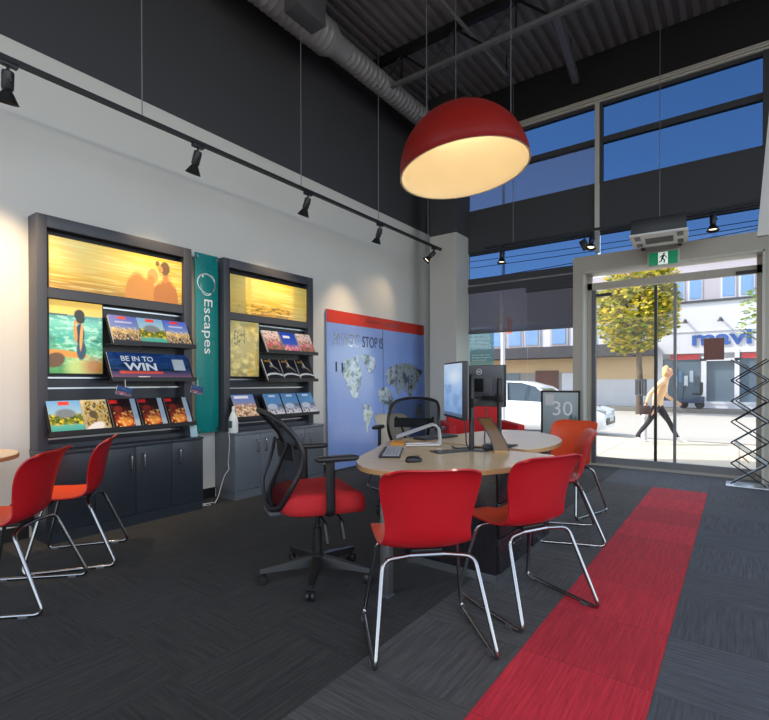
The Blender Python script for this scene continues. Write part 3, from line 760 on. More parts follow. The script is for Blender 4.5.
lettering('MY NEXT', mat('silver_print', (.62, .66, .74, 1), .2, .8), p, .52, .17, PF @ Matrix.Translation((.40, 1.71, 0)), bold=-.0)
lettering('STOP IS', dkp, p, .49, .155, PF @ Matrix.Translation((.975, 1.71, 0)), bold=-.0)
PF2 = PM @ FRONT(0, -.0035, 0)
lettering('FLIGHT', mat('header_print', srgb(110, 50, 48), .4), p, .36, .05, PF2 @ Matrix.Translation((.99, 2.005, 0)), shear=.25)
lettering('CENTRE', mat('header_print_grey', srgb(120, 92, 92), .4), p, .40, .065, PF2 @ Matrix.Translation((1.43, 2.0, 0)), bold=.01, shear=.2)
t = NT('silver_foil_print'); v_ = t.coord(); f_ = t.noise(v_, 5.5, 5, .65)
silver = t.bsdf(t.ramp(f_, [(.36, srgb(96, 112, 116)), (.46, srgb(150, 165, 180)), (.54, srgb(205, 214, 226)), (.62, srgb(150, 160, 120))]), t.math('MULTIPLY_ADD', f_, .5, .05), .55, .6, f_, .6, .02)
cont = [[(4.77, 1.32), (4.87, 1.47), (5.01, 1.49), (5.1, 1.53), (5.12, 1.41), (5.19, 1.3), (5.17, 1.1), (5.1, 1.04), (5.11, 0.92), (5.01, 0.94), (4.92, 1.05), (4.85, 1.19), (4.8, 1.25)],
 [(5.14, 1.53), (5.3, 1.55), (5.49, 1.52), (5.52, 1.38), (5.41, 1.3), (5.35, 1.28), (5.3, 1.37)],
 [(5.18, 0.87), (5.37, 0.82), (5.45, 0.72), (5.35, 0.58), (5.29, 0.44), (5.22, 0.7)],
 [(5.55, 1.0), (5.63, 1.07), (5.81, 1.08), (5.94, 0.95), (6.0, 0.78), (5.87, 0.67), (5.79, 0.8), (5.6, 0.88)],
 [(5.76, 1.3), (5.9, 1.39), (6.25, 1.46), (6.46, 1.43), (6.85, 1.35), (6.74, 1.27), (6.61, 1.14), (6.46, 0.9), (6.34, 0.98), (6.2, 1.07), (6.11, 0.93), (5.98, 1.1), (5.81, 1.12)],
 [(6.54, 0.76), (6.74, 0.78), (6.85, 0.69), (6.74, 0.59), (6.56, 0.63)]]
rnd = random.Random(3)
for poly in cont:
    pts = []
    for a, b_ in zip(poly, poly[1:]+poly[:1]):   # ragged coast
        for k in range(4):
            f = k/4; j = .018 if k else 0
            pts.append((a[0]+(b_[0]-a[0])*f-4.492+rnd.uniform(-j, j), a[1]+(b_[1]-a[1])*f-.015+rnd.uniform(-j, j)))
    mb = MB(); mb.prism(pts[::-1], 0, .001, M=PF)
    mb.build('continent', silver, p)
for x, z in ((.16, 1.28), (.28, 1.27)): MB().box(x, -.0025, z, x+.03, -.0012, z+.13, M=PM).build('printed_mark', dkp, p)
# ------------------------------------------------------------------ visitor chairs
SH = .05
def make_chair(shell_out=red_out, shell_in=red_in, name='visitor_chair'):
    r = thing(name, '', 'chair')
    # centre-line profile: y, z, half width, sideways curl (+ = edges lift / come forward)
    prof = [(.245, .405, .175, 0), (.235, .428, .200, .0), (.205, .440, .212, .004), (.12, .438, .216, .010), (.02, .430, .216, .014), (-.08, .426, .212, .018), (-.145, .434, .205, .024),
            (-.190, .465, .196, .034), (-.212, .515, .192, .046), (-.224, .575, .200, .052), (-.236, .635, .214, .052), (-.250, .695, .222, .046), (-.266, .742, .220, .036), (-.282, .768, .208, .026), (-.296, .778, .195, .02)]
    prof = [(y+SH, z+max(0, (z-.5))*.08, w, c) for y, z, w, c in prof]
    # refine with Catmull-Rom
    def cr(P, n):
        out = []
        for i in range(len(P)-1):
            a, b, c, d = P[max(i-1, 0)], P[i], P[i+1], P[min(i+2, len(P)-1)]
            for k in range(n):
                t = k/n
                out.append(tuple(.5*(2*b[j]+(c[j]-a[j])*t+(2*a[j]-5*b[j]+4*c[j]-d[j])*t*t+(3*b[j]-a[j]-3*c[j]+d[j])*t**3) for j in range(4)))
        return out+[P[-1]]
    P = cr(prof, 2); NU = 14
    front, back = [], []
    for i, (y, z, w, c) in enumerate(P):
        a, b = P[max(i-1, 0)], P[min(i+1, len(P)-1)]
        d = Vector((0, b[0]-a[0], b[1]-a[1])).normalized(); nrm = Vector((0, d.z, -d.y))     # seat: up ; back: forward
        if nrm.z < 0 and nrm.y < 0: nrm = -nrm
        nrm = Vector((0, -d.z, d.y)) if Vector((0, -d.z, d.y)).dot(Vector((0, 1, 1))) > 0 else Vector((0, d.z, -d.y))
        rowf, rowb = [], []
        for k in range(NU+1):
            u = k/NU*2-1; e = abs(u)**2.6
            p = Vector((u*w, y, z))+nrm*(c*e)
            if i < 4: p.z -= .012*abs(u)**4*(4-i)/4
            if i > len(P)-8: p.z -= .03*abs(u)**5*(i-len(P)+8)/7
            rowf.append(p+nrm*.004); rowb.append(p-nrm*.004)
        front.append(rowf); back.append(rowb)
    mb = MB()
    vf = [[mb.b.verts.new(p) for p in row] for row in front]; vb = [[mb.b.verts.new(p) for p in row] for row in back]
    n = len(P)
    for i in range(n-1):
        for k in range(NU):
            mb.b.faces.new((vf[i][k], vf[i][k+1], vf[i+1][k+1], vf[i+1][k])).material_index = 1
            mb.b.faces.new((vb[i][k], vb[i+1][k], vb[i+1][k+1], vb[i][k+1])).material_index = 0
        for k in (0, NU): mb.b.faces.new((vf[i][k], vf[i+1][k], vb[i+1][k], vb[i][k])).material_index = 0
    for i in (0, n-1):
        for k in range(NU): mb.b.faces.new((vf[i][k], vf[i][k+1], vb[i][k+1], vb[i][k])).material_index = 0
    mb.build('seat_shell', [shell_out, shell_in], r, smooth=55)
    for s in (-1, 1):
        MB().tube([(s*.08, .10, .402), (s*.195, .12, .402), (s*.252, .215, .013), (s*.257, -.29, .013), (s*.205, -.13, .398), (s*.08, -.10, .402)], .0105, 10, fillet=.045).build('sled_leg', chrome, r)
        for y in (.17, -.2): MB().box(s*.255-.014, y-.022, 0, s*.255+.014, y+.022, .014, bev=.003).build('glide', grey_p, r)
    MB().tube([(-.08, .10, .402), (.08, .10, .402)], .0105, 8).tube([(-.08, -.10, .402), (.08, -.10, .402)], .0105, 8).build('cross_bar', chrome, r)
    MB().box(-.07, -.09, .404, .07, .09, .424, bev=.004).build('seat_mount', black_p, r)
    return r
def face(fx, fy): return atan2(-fx, fy)          # local +Y turned to (fx, fy)
def seat_at(rear_mid, f):
    v = Vector(f).normalized(); return (rear_mid[0]+v.x*.27, rear_mid[1]+v.y*.27, 0), face(v.x, v.y)
proto = make_chair()
G = 'red sled-base visitor chairs'
spots = [((-.992, 1.72), (-.70, .72), 'red visitor chair nearest the viewer, its back turned, at the near desk'),
         ((-.695, 2.40), (-.90, .44), 'red visitor chair with a foot on the red stripe at the near desk'),
         ((-.852, 3.88), (-.93, -.36), 'nearer overlapping red chair beside the second desk, seen side-on by the window'),
         ((-1.20, 4.73), (-.28, -.96), 'farther overlapping red chair by the window, front of its backrest visible'),
         ((-2.988, 1.11), (-.70, -.71), 'red visitor chair with orange seat at far left, nearer to the viewer'),
         ((-3.40, 1.60), (-.56, -.83), 'red visitor chair with orange seat directly in front of the left dark cupboard')]
for k, (rm, f, lb) in enumerate(spots):
    loc, rz = seat_at(rm, f)
    if k == 0: proto.location = loc; proto.rotation_euler = (0, 0, rz); tag(proto, lb, None, G)
    else: dup(proto, loc, rz, lb, G)
bc = make_chair(beige, beige, 'shell_chair'); bc['label'] = 'beige shell chair behind the desk in front of the blue map board'
bc.location = (-2.95, 4.35, 0); bc.rotation_euler = (0, 0, face(.85, -.3))
for s_ in bc.children: pass

# ------------------------------------------------------------------ office chair
mesh_m = glass('black_chair_mesh', (.6, .6, .62, 1), 0, (.014, .014, .016, 1), .42)
def make_office(z_seat=.49):
    r = thing('office_chair', '', 'office chair')
    # star base
    for k in range(5):
        a = 2*pi*k/5+.855; d = Vector((cos(a), sin(a), 0)); q = Vector((-d.y, d.x, 0))
        rings = []
        for t_, w_, zt, zb in ((.03, .032, .135, .075), (.12, .028, .125, .075), (.24, .022, .105, .072), (.335, .018, .092, .068)):
            c_ = d*t_
            rings.append([c_-q*w_+Vector((0, 0, zb)), c_+q*w_+Vector((0, 0, zb)), c_+q*w_*.7+Vector((0, 0, zt)), c_-q*w_*.7+Vector((0, 0, zt))])
        leg = MB().ring_loft(rings).build('base_leg', black_p, r, smooth=30)
        cst = MB()
        p_ = d*.32
        for s in (-1, 1):
            cst.lathe([(.001, -.009), (.024, -.009), (.027, -.004), (.027, .006), (.020, .010), (.001, .010)], 18, Matrix.Translation(p_+q*s*.014+Vector((0, 0, .028))) @ Matrix.Rotation(a, 4, 'Z') @ Matrix.Rotation(pi/2, 4, 'X'))
        cst.tube([p_+Vector((0, 0, .03)), p_+Vector((0, 0, .075))], .008, 8)
        cst.build('caster', black_p, leg)
    MB().lathe([(.036, .07), (.04, .08), (.038, .145), (.026, .155), (.026, .30), (.015, .302), (.015, z_seat-.09)], 20).build('gas_lift', black_m, r)
    MB().box(-.10, -.15, z_seat-.10, .10, .13, z_seat-.055, bev=.01).box(-.15, -.19, z_seat-.06, .15, .19, z_seat-.042, bev=.005).build('tilt_mechanism', black_p, r)
    for x, y, l in ((.14, .08, .11), (.15, -.02, .12), (-.15, .06, .10)):
        s = 1 if x > 0 else -1
        MB().tube([(s*.08, y, z_seat-.085), (x+s*.06, y, z_seat-.095), (x+s*.09, y+.01, z_seat-.095-l)], [.006, .006, .006, .008, .010, .014, .016, .016], 8, fillet=.03).build('lever', black_p, r)
    # seat cushion
    rings = []
    for z, k in ((-.060, .90), (-.052, .97), (-.02, 1), (.022, .985), (.044, .93), (.052, .80)):
        ring = []
        for t_ in range(40):
            a = 2*pi*t_/40; ca, sa = cos(a), sin(a); e = 2/4.2
            x = .26*k*math.copysign(abs(ca)**e, ca); y = .25*k*math.copysign(abs(sa)**e, sa)
            x *= 1+.05*(y/.235)
            dz = -.022*max(0, (y-.12)/.115)**2
            ring.append(Vector((x, y, z_seat+z+dz+(.012*(x/.245)**2 if z > 0 else 0))))
        rings.append(ring)
    MB().ring_loft(rings).build('seat_cushion', red_fab, r, smooth=60)
    # back frame and mesh: side profile with lumbar curve
    prof = [(-.295, .455), (-.262, .55), (-.205, .66), (-.19, .75), (-.225, .84), (-.285, .91), (-.335, .955)]
    prof = [(y, z-.47+z_seat) for y, z in prof]
    def hw(k): return (.15, .215, .238, .245, .242, .23, .205)[k]
    fwd = lambda u: .045*u*u
    L_ = [Vector((-hw(k), y+fwd(1), z)) for k, (y, z) in enumerate(prof)]; Rr = [Vector((hw(k), y+fwd(1), z)) for k, (y, z) in enumerate(prof)]
    yt, zt = prof[-1]; yb, zb = prof[0]
    loop = L_+[Vector((-.12, yt+.01, zt+.025)), Vector((0, yt-.005, zt+.032)), Vector((.12, yt+.01, zt+.025))]+Rr[::-1]+[Vector((.09, yb+.005, zb-.02)), Vector((-.09, yb+.005, zb-.02))]
    MB().tube(loop, .0145, 8, fillet=.05, closed=True).build('back_frame', black_p, r)
    rows = []
    fine = [(prof[i][0]*(1-t)+prof[i+1][0]*t, prof[i][1]*(1-t)+prof[i+1][1]*t, hw(i)*(1-t)+hw(i+1)*t) for i in range(len(prof)-1) for t in (0, .5)]+[(yt, zt+.012, .19)]
    for y, z, w in fine: rows.append([Vector((u*w, y+fwd(u), z)) for u in [k/6-1 for k in range(13)]])
    MB().ring_loft(rows, closed=False, caps=False).build('mesh_back', mesh_m, r, recalc=False)
    # lumbar pad and J bar
    MB().ring_loft([[Vector((u*.19, -.222+fwd(u)*.8+dy, z_seat+.24+dz)) for u in [k/5-1 for k in range(11)]]+[Vector((u*.19, -.234+fwd(u)*.8+dy, z_seat+.24+dz)) for u in [1-k/5 for k in range(11)]] for dz, dy in ((0, .012), (.04, .004), (.09, 0))]).build('lumbar_pad', black_p, r)
    for s in (-1, 1):
        MB().tube([(s*.06, -.02, z_seat-.06), (s*.075, -.27, z_seat-.055), (s*.10, -.315, z_seat+.08), (s*.13, -.245, z_seat+.24), (s*.18, -.215, z_seat+.34)], [.016, .016, .016, .014, .014, .014, .012, .012, .012, .012, .010, .010], 8, fillet=.10).build('back_support', black_p, r)
    MB().box(-.09, -.30, z_seat-.072, .09, -.10, z_seat-.05, bev=.006).build('back_bracket', grey_p, r)
    for s in (-1, 1):
        MB().tube([(s*.10, 0, z_seat-.058), (s*.285, -.005, z_seat-.05), (s*.285, -.01, z_seat+.245)], .014, 8, fillet=.04, rx=.026).build('arm_post', black_p, r)
        rings = []
        for z, k in ((0, .9), (.008, 1), (.02, 1), (.028, .85)):
            ring = []
            for t_ in range(24):
                a = 2*pi*t_/24; ca, sa = cos(a), sin(a)
                ring.append(Vector((s*.285+.038*k*math.copysign(abs(ca)**.6, ca), .03+.125*k*math.copysign(abs(sa)**.6, sa), z_seat+.245+z+.012*sin(a)*0)))
            rings.append(ring)
        MB().ring_loft(rings).build('arm_pad', black_p, r, smooth=60)
    return r
oc = make_office(); tag(oc, 'black mesh office chair with red seat in full view left of the desk', None, 'mesh office chairs')
oc.location = (-2.03, 2.10, 0); oc.rotation_euler = (0, 0, face(.5, .866))
dup(oc, (-2.42, 3.70, 0), face(.35, -.94), 'black mesh office chair half hidden behind the desk, facing the viewer', 'mesh office chairs')

# ------------------------------------------------------------------ desks
def smooth_poly(ctrl, n=8):
    out = []; m = len(ctrl)
    for i in range(m):
        a, b, c, d = [Vector(ctrl[(i+k-1) % m]) for k in range(4)]
        for k in range(n):
            t_ = k/n; out.append(tuple(.5*(2*b+(c-a)*t_+(2*a-5*b+4*c-d)*t_*t_+(3*b-a-3*c+d)*t_**3)))
    return out
def desk(name, label, loc, ctrl, legs, ped, T=.71):
    r = thing(name, label, 'desk', (*loc, 0), group='rounded desks')
    poly = smooth_poly(ctrl)
    MB().prism(poly, T-.028, T, 0, side=1, bev=.003).build('tabletop', [wood, edge_w], r)
    for x, y in legs:
        l = MB().box(x-.027, y-.027, .012, x+.027, y+.027, T-.028, bev=.006).build('leg', alu, r)
        MB().box(x-.03, y-.03, 0, x+.03, y+.03, .012).build('foot', grey_p, l)
        MB().box(x-.06, y-.06, T-.036, x+.06, y+.06, T-.028).build('mounting_plate', black_m, l)
    x0, y0, x1, y1 = ped
    MB().box(x0, y0, .05, x1, y1, T-.03, bev=.003).build('pedestal', slate_blk, r)
    MB().box(x0+.01, y0+.01, 0, x1-.01, y1-.01, .05).build('plinth', rail_m, r)
    for k in range(3): 
        dr = MB().box(x1, y0+.01, .06+k*.205, x1+.018, y1-.01, .06+(k+1)*.205-.006, bev=.002).build('drawer', slate_blk, r)
        MB().tube([(x1+.018, (y0+y1)/2-.06, .2+k*.205), (x1+.036, (y0+y1)/2-.06, .2+k*.205), (x1+.036, (y0+y1)/2+.06, .2+k*.205), (x1+.018, (y0+y1)/2+.06, .2+k*.205)], .004, 6, fillet=.01).build('handle', chrome, dr)
    return r
slate_blk = mat('black_satin_laminate', (.018, .016, .02, 1), .28, var=.05)
D1 = (-1.45, 2.6)
c1 = [(-1.85, 2.26), (-1.66, 2.055), (-1.475, 2.02), (-1.275, 2.12), (-1.08, 2.31), (-.95, 2.55), (-.868, 2.80), (-.875, 2.95), (-.95, 3.05), (-1.25, 3.085), (-1.7, 3.13), (-2.15, 3.16), (-2.14, 2.95), (-1.99, 2.60)]
desk('desk', 'pale wood rounded desk with monitors on it, at the near red chairs', D1, [(x-D1[0], y-D1[1]) for x, y in c1], [(-1.548-D1[0], 2.14-D1[1]), (-2.02-D1[0], 3.0-D1[1])], (-1.75-D1[0], 2.62-D1[1], -1.12-D1[0], 3.08-D1[1]))
D2 = (-1.5, 3.75)
c2 = [(-2.15, 3.20), (-1.7, 3.19), (-1.25, 3.185), (-1.13, 3.23), (-1.075, 3.40), (-1.07, 3.62), (-1.11, 3.86), (-1.25, 4.15), (-1.45, 4.33), (-1.66, 4.40), (-1.84, 4.30), (-1.92, 4.05), (-1.98, 3.75), (-2.14, 3.40)]
desk('desk', 'second pale desk behind the monitors, nearer to the window', D2, [(x-D2[0], y-D2[1]) for x, y in c2], [(-1.62-D2[0], 4.2-D2[1]), (-2.02-D2[0], 3.4-D2[1])], (-1.75-D2[0], 3.20-D2[1], -1.13-D2[0], 3.56-D2[1]))
# round side table at the left edge
r = thing('meeting_table', 'pale round table at the left edge of the picture by the red chairs', 'table', (-3.85, .75, 0))
MB().lathe([(.39, .692), (.40, .696), (.40, .716), (.397, .72)], 56).build('tabletop', [wood], r)
MB().lathe([(.402, .694), (.4025, .717)], 56, cap0=False, cap1=False).build('edge_band', edge_w, r)
MB().lathe([(.04, .02), (.04, .66), (.12, .69)], 24).build('column', alu, r)
MB().lathe([(.24, 0), (.24, .012), (.05, .022)], 40).build('base', alu, r)
# ------------------------------------------------------------------ things on the desks
T = .71
k = thing('keyboard', 'grey and black keyboard on the left end of the near desk', 'keyboard', (-1.79, 2.53, T), rz=R(121))
MB().box(-.20, -.065, 0, .20, .065, .012, bev=.004).box(-.19, .045, .012, .19, .062, .017).build('base', black_p, k)
mb = MB()
for r_ in range(5):
    for c_ in range(15): mb.box(-.192+c_*.0257, -.058+r_*.0205, .012, -.170+c_*.0257, -.041+r_*.0205, .019, bev=0)
mb.build('keycaps', mat('grey_keycaps', srgb(165, 168, 172), .5), k, smooth=0)
m = thing('mouse', 'black computer mouse on the near edge of the desk', 'mouse', (-1.495, 2.33, T), rz=face(.5, .75))
rings = []
for z, s in ((0, .92), (.008, 1), (.018, .94), (.028, .75), (.034, .4)):
    rings.append([Vector((.031*s*cos(2*pi*q/20), .052*s*sin(2*pi*q/20)-(.006 if z > .02 else 0), z)) for q in range(20)])
MB().ring_loft(rings).build('body', black_p, m, smooth=60)
MB().box(-.003, .012, .026, .003, .034, .034, bev=.001).build('wheel', grey_p, m)

scr = Pic('screen_picture').grad([(0, (110, 150, 200)), (.5, (150, 185, 225)), (1, (190, 210, 235))])
scr.spots(0, 0, 1, .6, (90, 130, 185), 3, 3, .45, .6, .6); scr.rect(0, 0, 1, .06, (70, 90, 120)); scr.ell(.6, .75, .3, .12, (225, 235, 245), 0, .6, .6)
screen = scr.done(.15, .45)
dk_grey = mat('dark_grey_plastic', srgb(98, 100, 104), .45, var=.05)
def monitor(label, centre, facing, w, h, z0, lit):
    r = thing('monitor', label, 'monitor', (centre[0], centre[1], z0), rz=face(*facing)+pi, group='desk monitors')   # local -Y = facing
    MB().box(-w/2, -.01, 0, w/2, .022, h, bev=.004).build('bezel', black_p, r)
    MB().box(-w/2+.012, -.0115, .018, w/2-.012, -.0100, h-.012, front=0).build('screen', screen if lit else mat('dark_screen', (.01, .01, .012, 1), .15), r, smooth=0)
    bk = MB().box(-w/2+.004, .022, .004, w/2-.004, .034, h-.004, bev=.006).box(-w*.3, .034, h*.22, w*.3, .056, h*.72, bev=.01).build('back_cover', dk_grey, r)
    MB().box(-.05, .056, h*.36, .05, .066, h*.68, bev=.002).build('vesa_plate', black_m, r)
    lg = MB(); RM = Matrix.Translation((0, .035, h*.84)) @ Matrix.Rotation(-pi/2, 4, 'X')
    lg.lathe([(.019, 0), (.0225, 0), (.0225, .0012), (.019, .0012), (.019, 0)], 32, RM, cap0=False, cap1=False)
    lg.build('ring_logo', wht, r)
    lettering('DELL', wht, r, .026, .010, Matrix.Translation((0, .0356, h*.84)) @ Matrix.Rotation(pi, 4, 'Z') @ Matrix.Rotation(pi/2, 4, 'X'), bold=.01)
    MB().box(-w*.25, .0565, h*.25, w*.25, .058, h*.33).build('port_label', grey_p, r)
    return r
monitor('monitor turned to the left chair, its bright blue screen seen at an angle', (-1.585, 2.985), (-.72, -.69), .47, .385, .915, True)
monitor('monitor seen from behind with a white ring on its dark grey back', (-1.525, 3.30), (.10, .99), .39, .30, .985, False)
st = thing('monitor_stand', 'black monitor post with wide flat foot on the near desk', 'monitor stand', (-1.426, 2.93, T))
MB().prism([(-.20, -.20), (-.10, -.26), (.02, -.03), (.10, -.02), (.10, .04), (-.04, .06)], 0, .008, bev=.002).build('base_plate', mat('gunmetal', (.06, .06, .062, 1), .35, .6), st)
MB().lathe([(.017, .008), (.017, .50), (.013, .505)], 16).build('post', black_m, st)
MB().box(-.028, -.028, .29, .028, .028, .345, bev=.006).tube([(0, 0, .32), (-.05, .0, .32), (-.088, -.012, .31)], .013, 8).build('arm', black_m, st)
s2 = thing('monitor_stand', 'black monitor post behind the brown sign holder, carrying the rear monitor', 'monitor stand', (-1.36, 3.235, T))
MB().box(-.11, -.02, 0, .09, .12, .008, bev=.002).build('base_plate', black_m, s2)
MB().lathe([(.016, .008), (.016, .475), (.012, .48)], 16).build('post', black_m, s2)
MB().box(-.026, -.026, .315, .026, .026, .365, bev=.006).box(-.13, -.016, .325, 0, .010, .355, bev=.004).build('arm', black_m, s2)
# brown sign holder: curved leaning board
hd = thing('sign_holder', 'brown curved card holder leaning beside the monitor posts on the near desk', 'sign holder', (-1.27, 2.93, T), rz=R(36))
rings = []
for q in range(11):
    t_ = q/10
    xl = .00-.02*t_-.085*t_*t_; xr = .10-.03*t_-.085*t_**1.6; z = .016+.205*t_; y = .02*sin(pi*t_)+.03*t_
    rings.append([Vector((xl, y, z)), Vector((xr, y, z-.008*(1-t_))), Vector((xr, y+.006, z-.008*(1-t_))), Vector((xl, y+.006, z))])
bp = mat('brown_card', srgb(104, 74, 40), .35, var=.25, nscale=14)
MB().ring_loft(rings).build('card', bp, hd)
MB().tube([r_[0] for r_ in rings], .0035, 6).tube([r_[1] for r_ in rings], .0035, 6).tube([rings[-1][0], rings[-1][1]], .0035, 6).build('rim', slate_blk, hd)
MB().box(.0, -.02, 0, .085, .04, .014, bev=.003).build('foot', edge_w, hd)
# wire tray
w = thing('laptop_stand', 'bent silver bar stand on the desk between keyboard and monitors', 'stand', (-1.83, 2.93, T), rz=R(36))
for y in (-.045, .06):
    MB().tube([(-.16, y, .065), (.10, y, .155), (.135, y, .13), (.15, y, .012), (-.10, y, .008)], .0075, 8, fillet=.03).build('side_bar', rail_m, w)
for x, z in ((-.16, .065), (.10, .153), (-.10, .008)): MB().tube([(x, -.045, z), (x, .06, z)], .007, 8).build('cross_bar', rail_m, w)
k = thing('keyboard', 'black keyboard on the second desk in front of the far office chair', 'keyboard', (-1.98, 3.42, T), rz=face(.95, -.2))
MB().box(-.20, -.065, 0, .20, .065, .014, bev=.004).build('base', black_p, k)
mb = MB()
for r_ in range(5):
    for c_ in range(15): mb.box(-.192+c_*.0257, -.058+r_*.0205, .014, -.170+c_*.0257, -.041+r_*.0205, .020)
mb.build('keycaps', grey_p, k, smooth=0)
k = thing('document_folder', 'small orange folder on the desk behind the silver keyboard', 'folder', (-2.03, 2.95, T), rz=R(30))
MB().box(-.05, -.08, 0, .05, .08, .012, bev=.002).build('cover', mat('orange_card', srgb(225, 150, 40), .5), k)
k = thing('cable_hub', 'small black box with cables at the foot of the monitor post', 'hub', (-1.34, 3.03, T), rz=R(30))
MB().box(-.05, -.03, 0, .05, .03, .035, bev=.006).build('body', black_p, k)
for pts, lb in (([(-1.62, 3.02, T+.005), (-1.55, 2.93, T+.005), (-1.50, 2.99, T+.005), (-1.45, 3.05, T+.005), (-1.40, 3.04, T+.008)], 'black cable lying left of the monitor post'),
                ([(-1.52, 3.02, T+.20), (-1.50, 3.0, T+.03), (-1.47, 2.98, T+.005), (-1.46, 3.06, T+.005)], 'black cable hanging from the lit monitor'),
                ([(-1.44, 3.20, T+.27), (-1.43, 3.14, T+.06), (-1.40, 3.09, T+.01), (-1.30, 3.07, T+.006), (-1.22, 3.04, T+.006)], 'black cable hanging from the rear monitor')):
    o = thing('cable', lb, 'cable', pts[0], group='desk cables')
    MB().tube([Vector(p)-Vector(pts[0]) for p in pts], .0045, 6, fillet=.05).build('cable_run', black_p, o)

# red lounge seat by the pier
sf = thing('armchair', 'red upholstered seat by the window, seen between the monitors', 'armchair', (-2.62, 5.62, 0), rz=face(.62, -.78)+0)
def cushion(x0, y0, z0, x1, y1, z1, nm): MB().box(x0, y0, z0, x1, y1, z1, bev=.025).build(nm, red_fab, sf, smooth=60)
cushion(-.34, -.42, .42, .36, -.30, .87, 'backrest'); cushion(-.36, -.30, .20, .36, .34, .43, 'seat'); cushion(-.46, -.40, .10, -.36, .34, .65, 'armrest'); cushion(.36, -.40, .10, .46, .34, .65, 'armrest')
for x in (-.40, .40):
    for y in (-.34, .28): MB().lathe([(.015, 0), (.022, .10)], 12, Matrix.Translation((x, y, 0))).build('leg', chrome, sf)

# sign frame in the window
a = thing('sign_stand', 'black framed poster stand showing 30 by the window left of the door', 'sign', (-1.89, 6.5, 0), rz=R(2))
fr = MB().box(-.25, -.012, .05, -.225, .012, 1.045).box(.225, -.012, .05, .25, .012, 1.045).box(-.25, -.012, 1.02, .25, .012, 1.045).box(-.25, -.012, .05, .25, .012, .075).build('frame', black_m, a)
pp = Pic('poster_30').grad([(0, (112, 134, 134)), (.5, (145, 165, 165)), (1, (182, 196, 196))])
for e in ((.80, .42, .09, .30), (.92, .35, .12, .33), (.66, .36, .10, .20), (.25, .28, .08, .2), (.12, .2, .13, .22), (.4, .2, .12, .16)): pp.ell(*e, (84, 112, 110), 0, .1)
pp.rect(.07, .82, .32, .97, (214, 216, 214)); pp.spots(.34, .33, .70, .47, (225, 230, 228), 26, 22, .5, .54)
MB().box(-.225, -.004, .075, .225, .004, 1.02, front=1).build('poster', [grey_p, pp.done(.3)], a, smooth=0)
lettering('30', wht, a, .25, .185, FRONT(.03, -.006, .81), bold=-.0)
for s in (-1, 1): MB().box(s*.2-.02, -.16, 0, s*.2+.02, .16, .02, bev=.004).box(s*.2-.012, -.012, .02, s*.2+.012, .012, .08).build('foot', black_m, a)
# window decal
dc = thing('window_poster', 'translucent teal poster with white writing on the window beside the pier', 'poster', (-3.255, 7.038, 1.35))
MB().box(-.205, 0, 0, .205, .002, .63).build('film', glass('teal_film', (.62, .78, .80, 1), .02, srgb(165, 205, 208), .35), dc)
t_ = NT('film_writing'); uvx = t_.xyz(t_.n('ShaderNodeUVMap').outputs[0])
rn = random.Random(5)
pale_print = mat('pale_print', srgb(195, 212, 212), .5)
for k_, z in enumerate((.50, .44, .38, .32, .22, .18, .14)):
    mb = MB(); x = -.16; h_ = .022 if k_ < 4 else .012
    while x < .14:
        w_ = rn.uniform(.03, .09); 
        if x+w_ > .17: break
        mb.box(x, -.0015, z, x+w_, 0, z+h_); x += w_+.014
    mb.build('text_line', pale_print, dc, smooth=0)

# zigzag brochure rack by the door
rk = thing('literature_rack', 'folding zigzag brochure rack with clear trays at the right side of the door', 'brochure rack', (.085, 6.72, 0), rz=R(0))
N = 6; H0, H1 = .03, 1.40; st_ = (H1-H0)/N
hx = .155
clear = glass('clear_acrylic', (.88, .92, .93, 1), .10, (.80, .84, .85, 1), .34)
for s, off in ((-1, 0), (1, .05)):
    y = s*.12
    mb = MB(); mb2 = MB()
    for q in range(N):
        a0 = -hx if q % 2 == 0 else hx
        mb.tube([(a0+off*.8, y, H0+q*st_), (-a0+off*.8, y, H0+(q+1)*st_)], .0075, 6)
        mb2.tube([(-a0+off*.8, y+s*.014, H0+q*st_), (a0+off*.8, y+s*.014, H0+(q+1)*st_)], .0075, 6)
    mb.build('zigzag_frame', black_m, rk); mb2.build('zigzag_frame', black_m, rk)
for q in range(N):
    a0 = -hx if q % 2 == 0 else hx
    p0, p1 = Vector((a0*.95+.02, 0, H0+q*st_+.004)), Vector((-a0*.92+.02, 0, H0+(q+.97)*st_))
    d_ = (p1-p0).normalized(); n_ = Vector((-d_.z, 0, d_.x))*.0025
    MB().ring_loft([[Vector((p.x, y, p.z))+n_*g_ for p, g_ in ((p0, -1), (p1, -1), (p1, 1), (p0, 1))] for y in (-.115, .115)]).build('tray', clear, rk, smooth=0)
MB().box(-.20, -.15, 0, .18, .15, .012, bev=.003).build('base', rail_m, rk)
lf = thing('leaflet', 'orange leaflet in the bottom tray of the zigzag rack', 'leaflet', (.05, 6.72, .30))
MB().prism([(-.05, -.06), (.05, -.06), (.065, .0), (.04, .06), (-.04, .06)], 0, .004, M=Matrix.Rotation(R(42), 4, 'Y') @ Matrix.Rotation(R(0), 4, 'X')).build('sheet', mat('orange_leaflet', srgb(215, 150, 70), .5), lf)
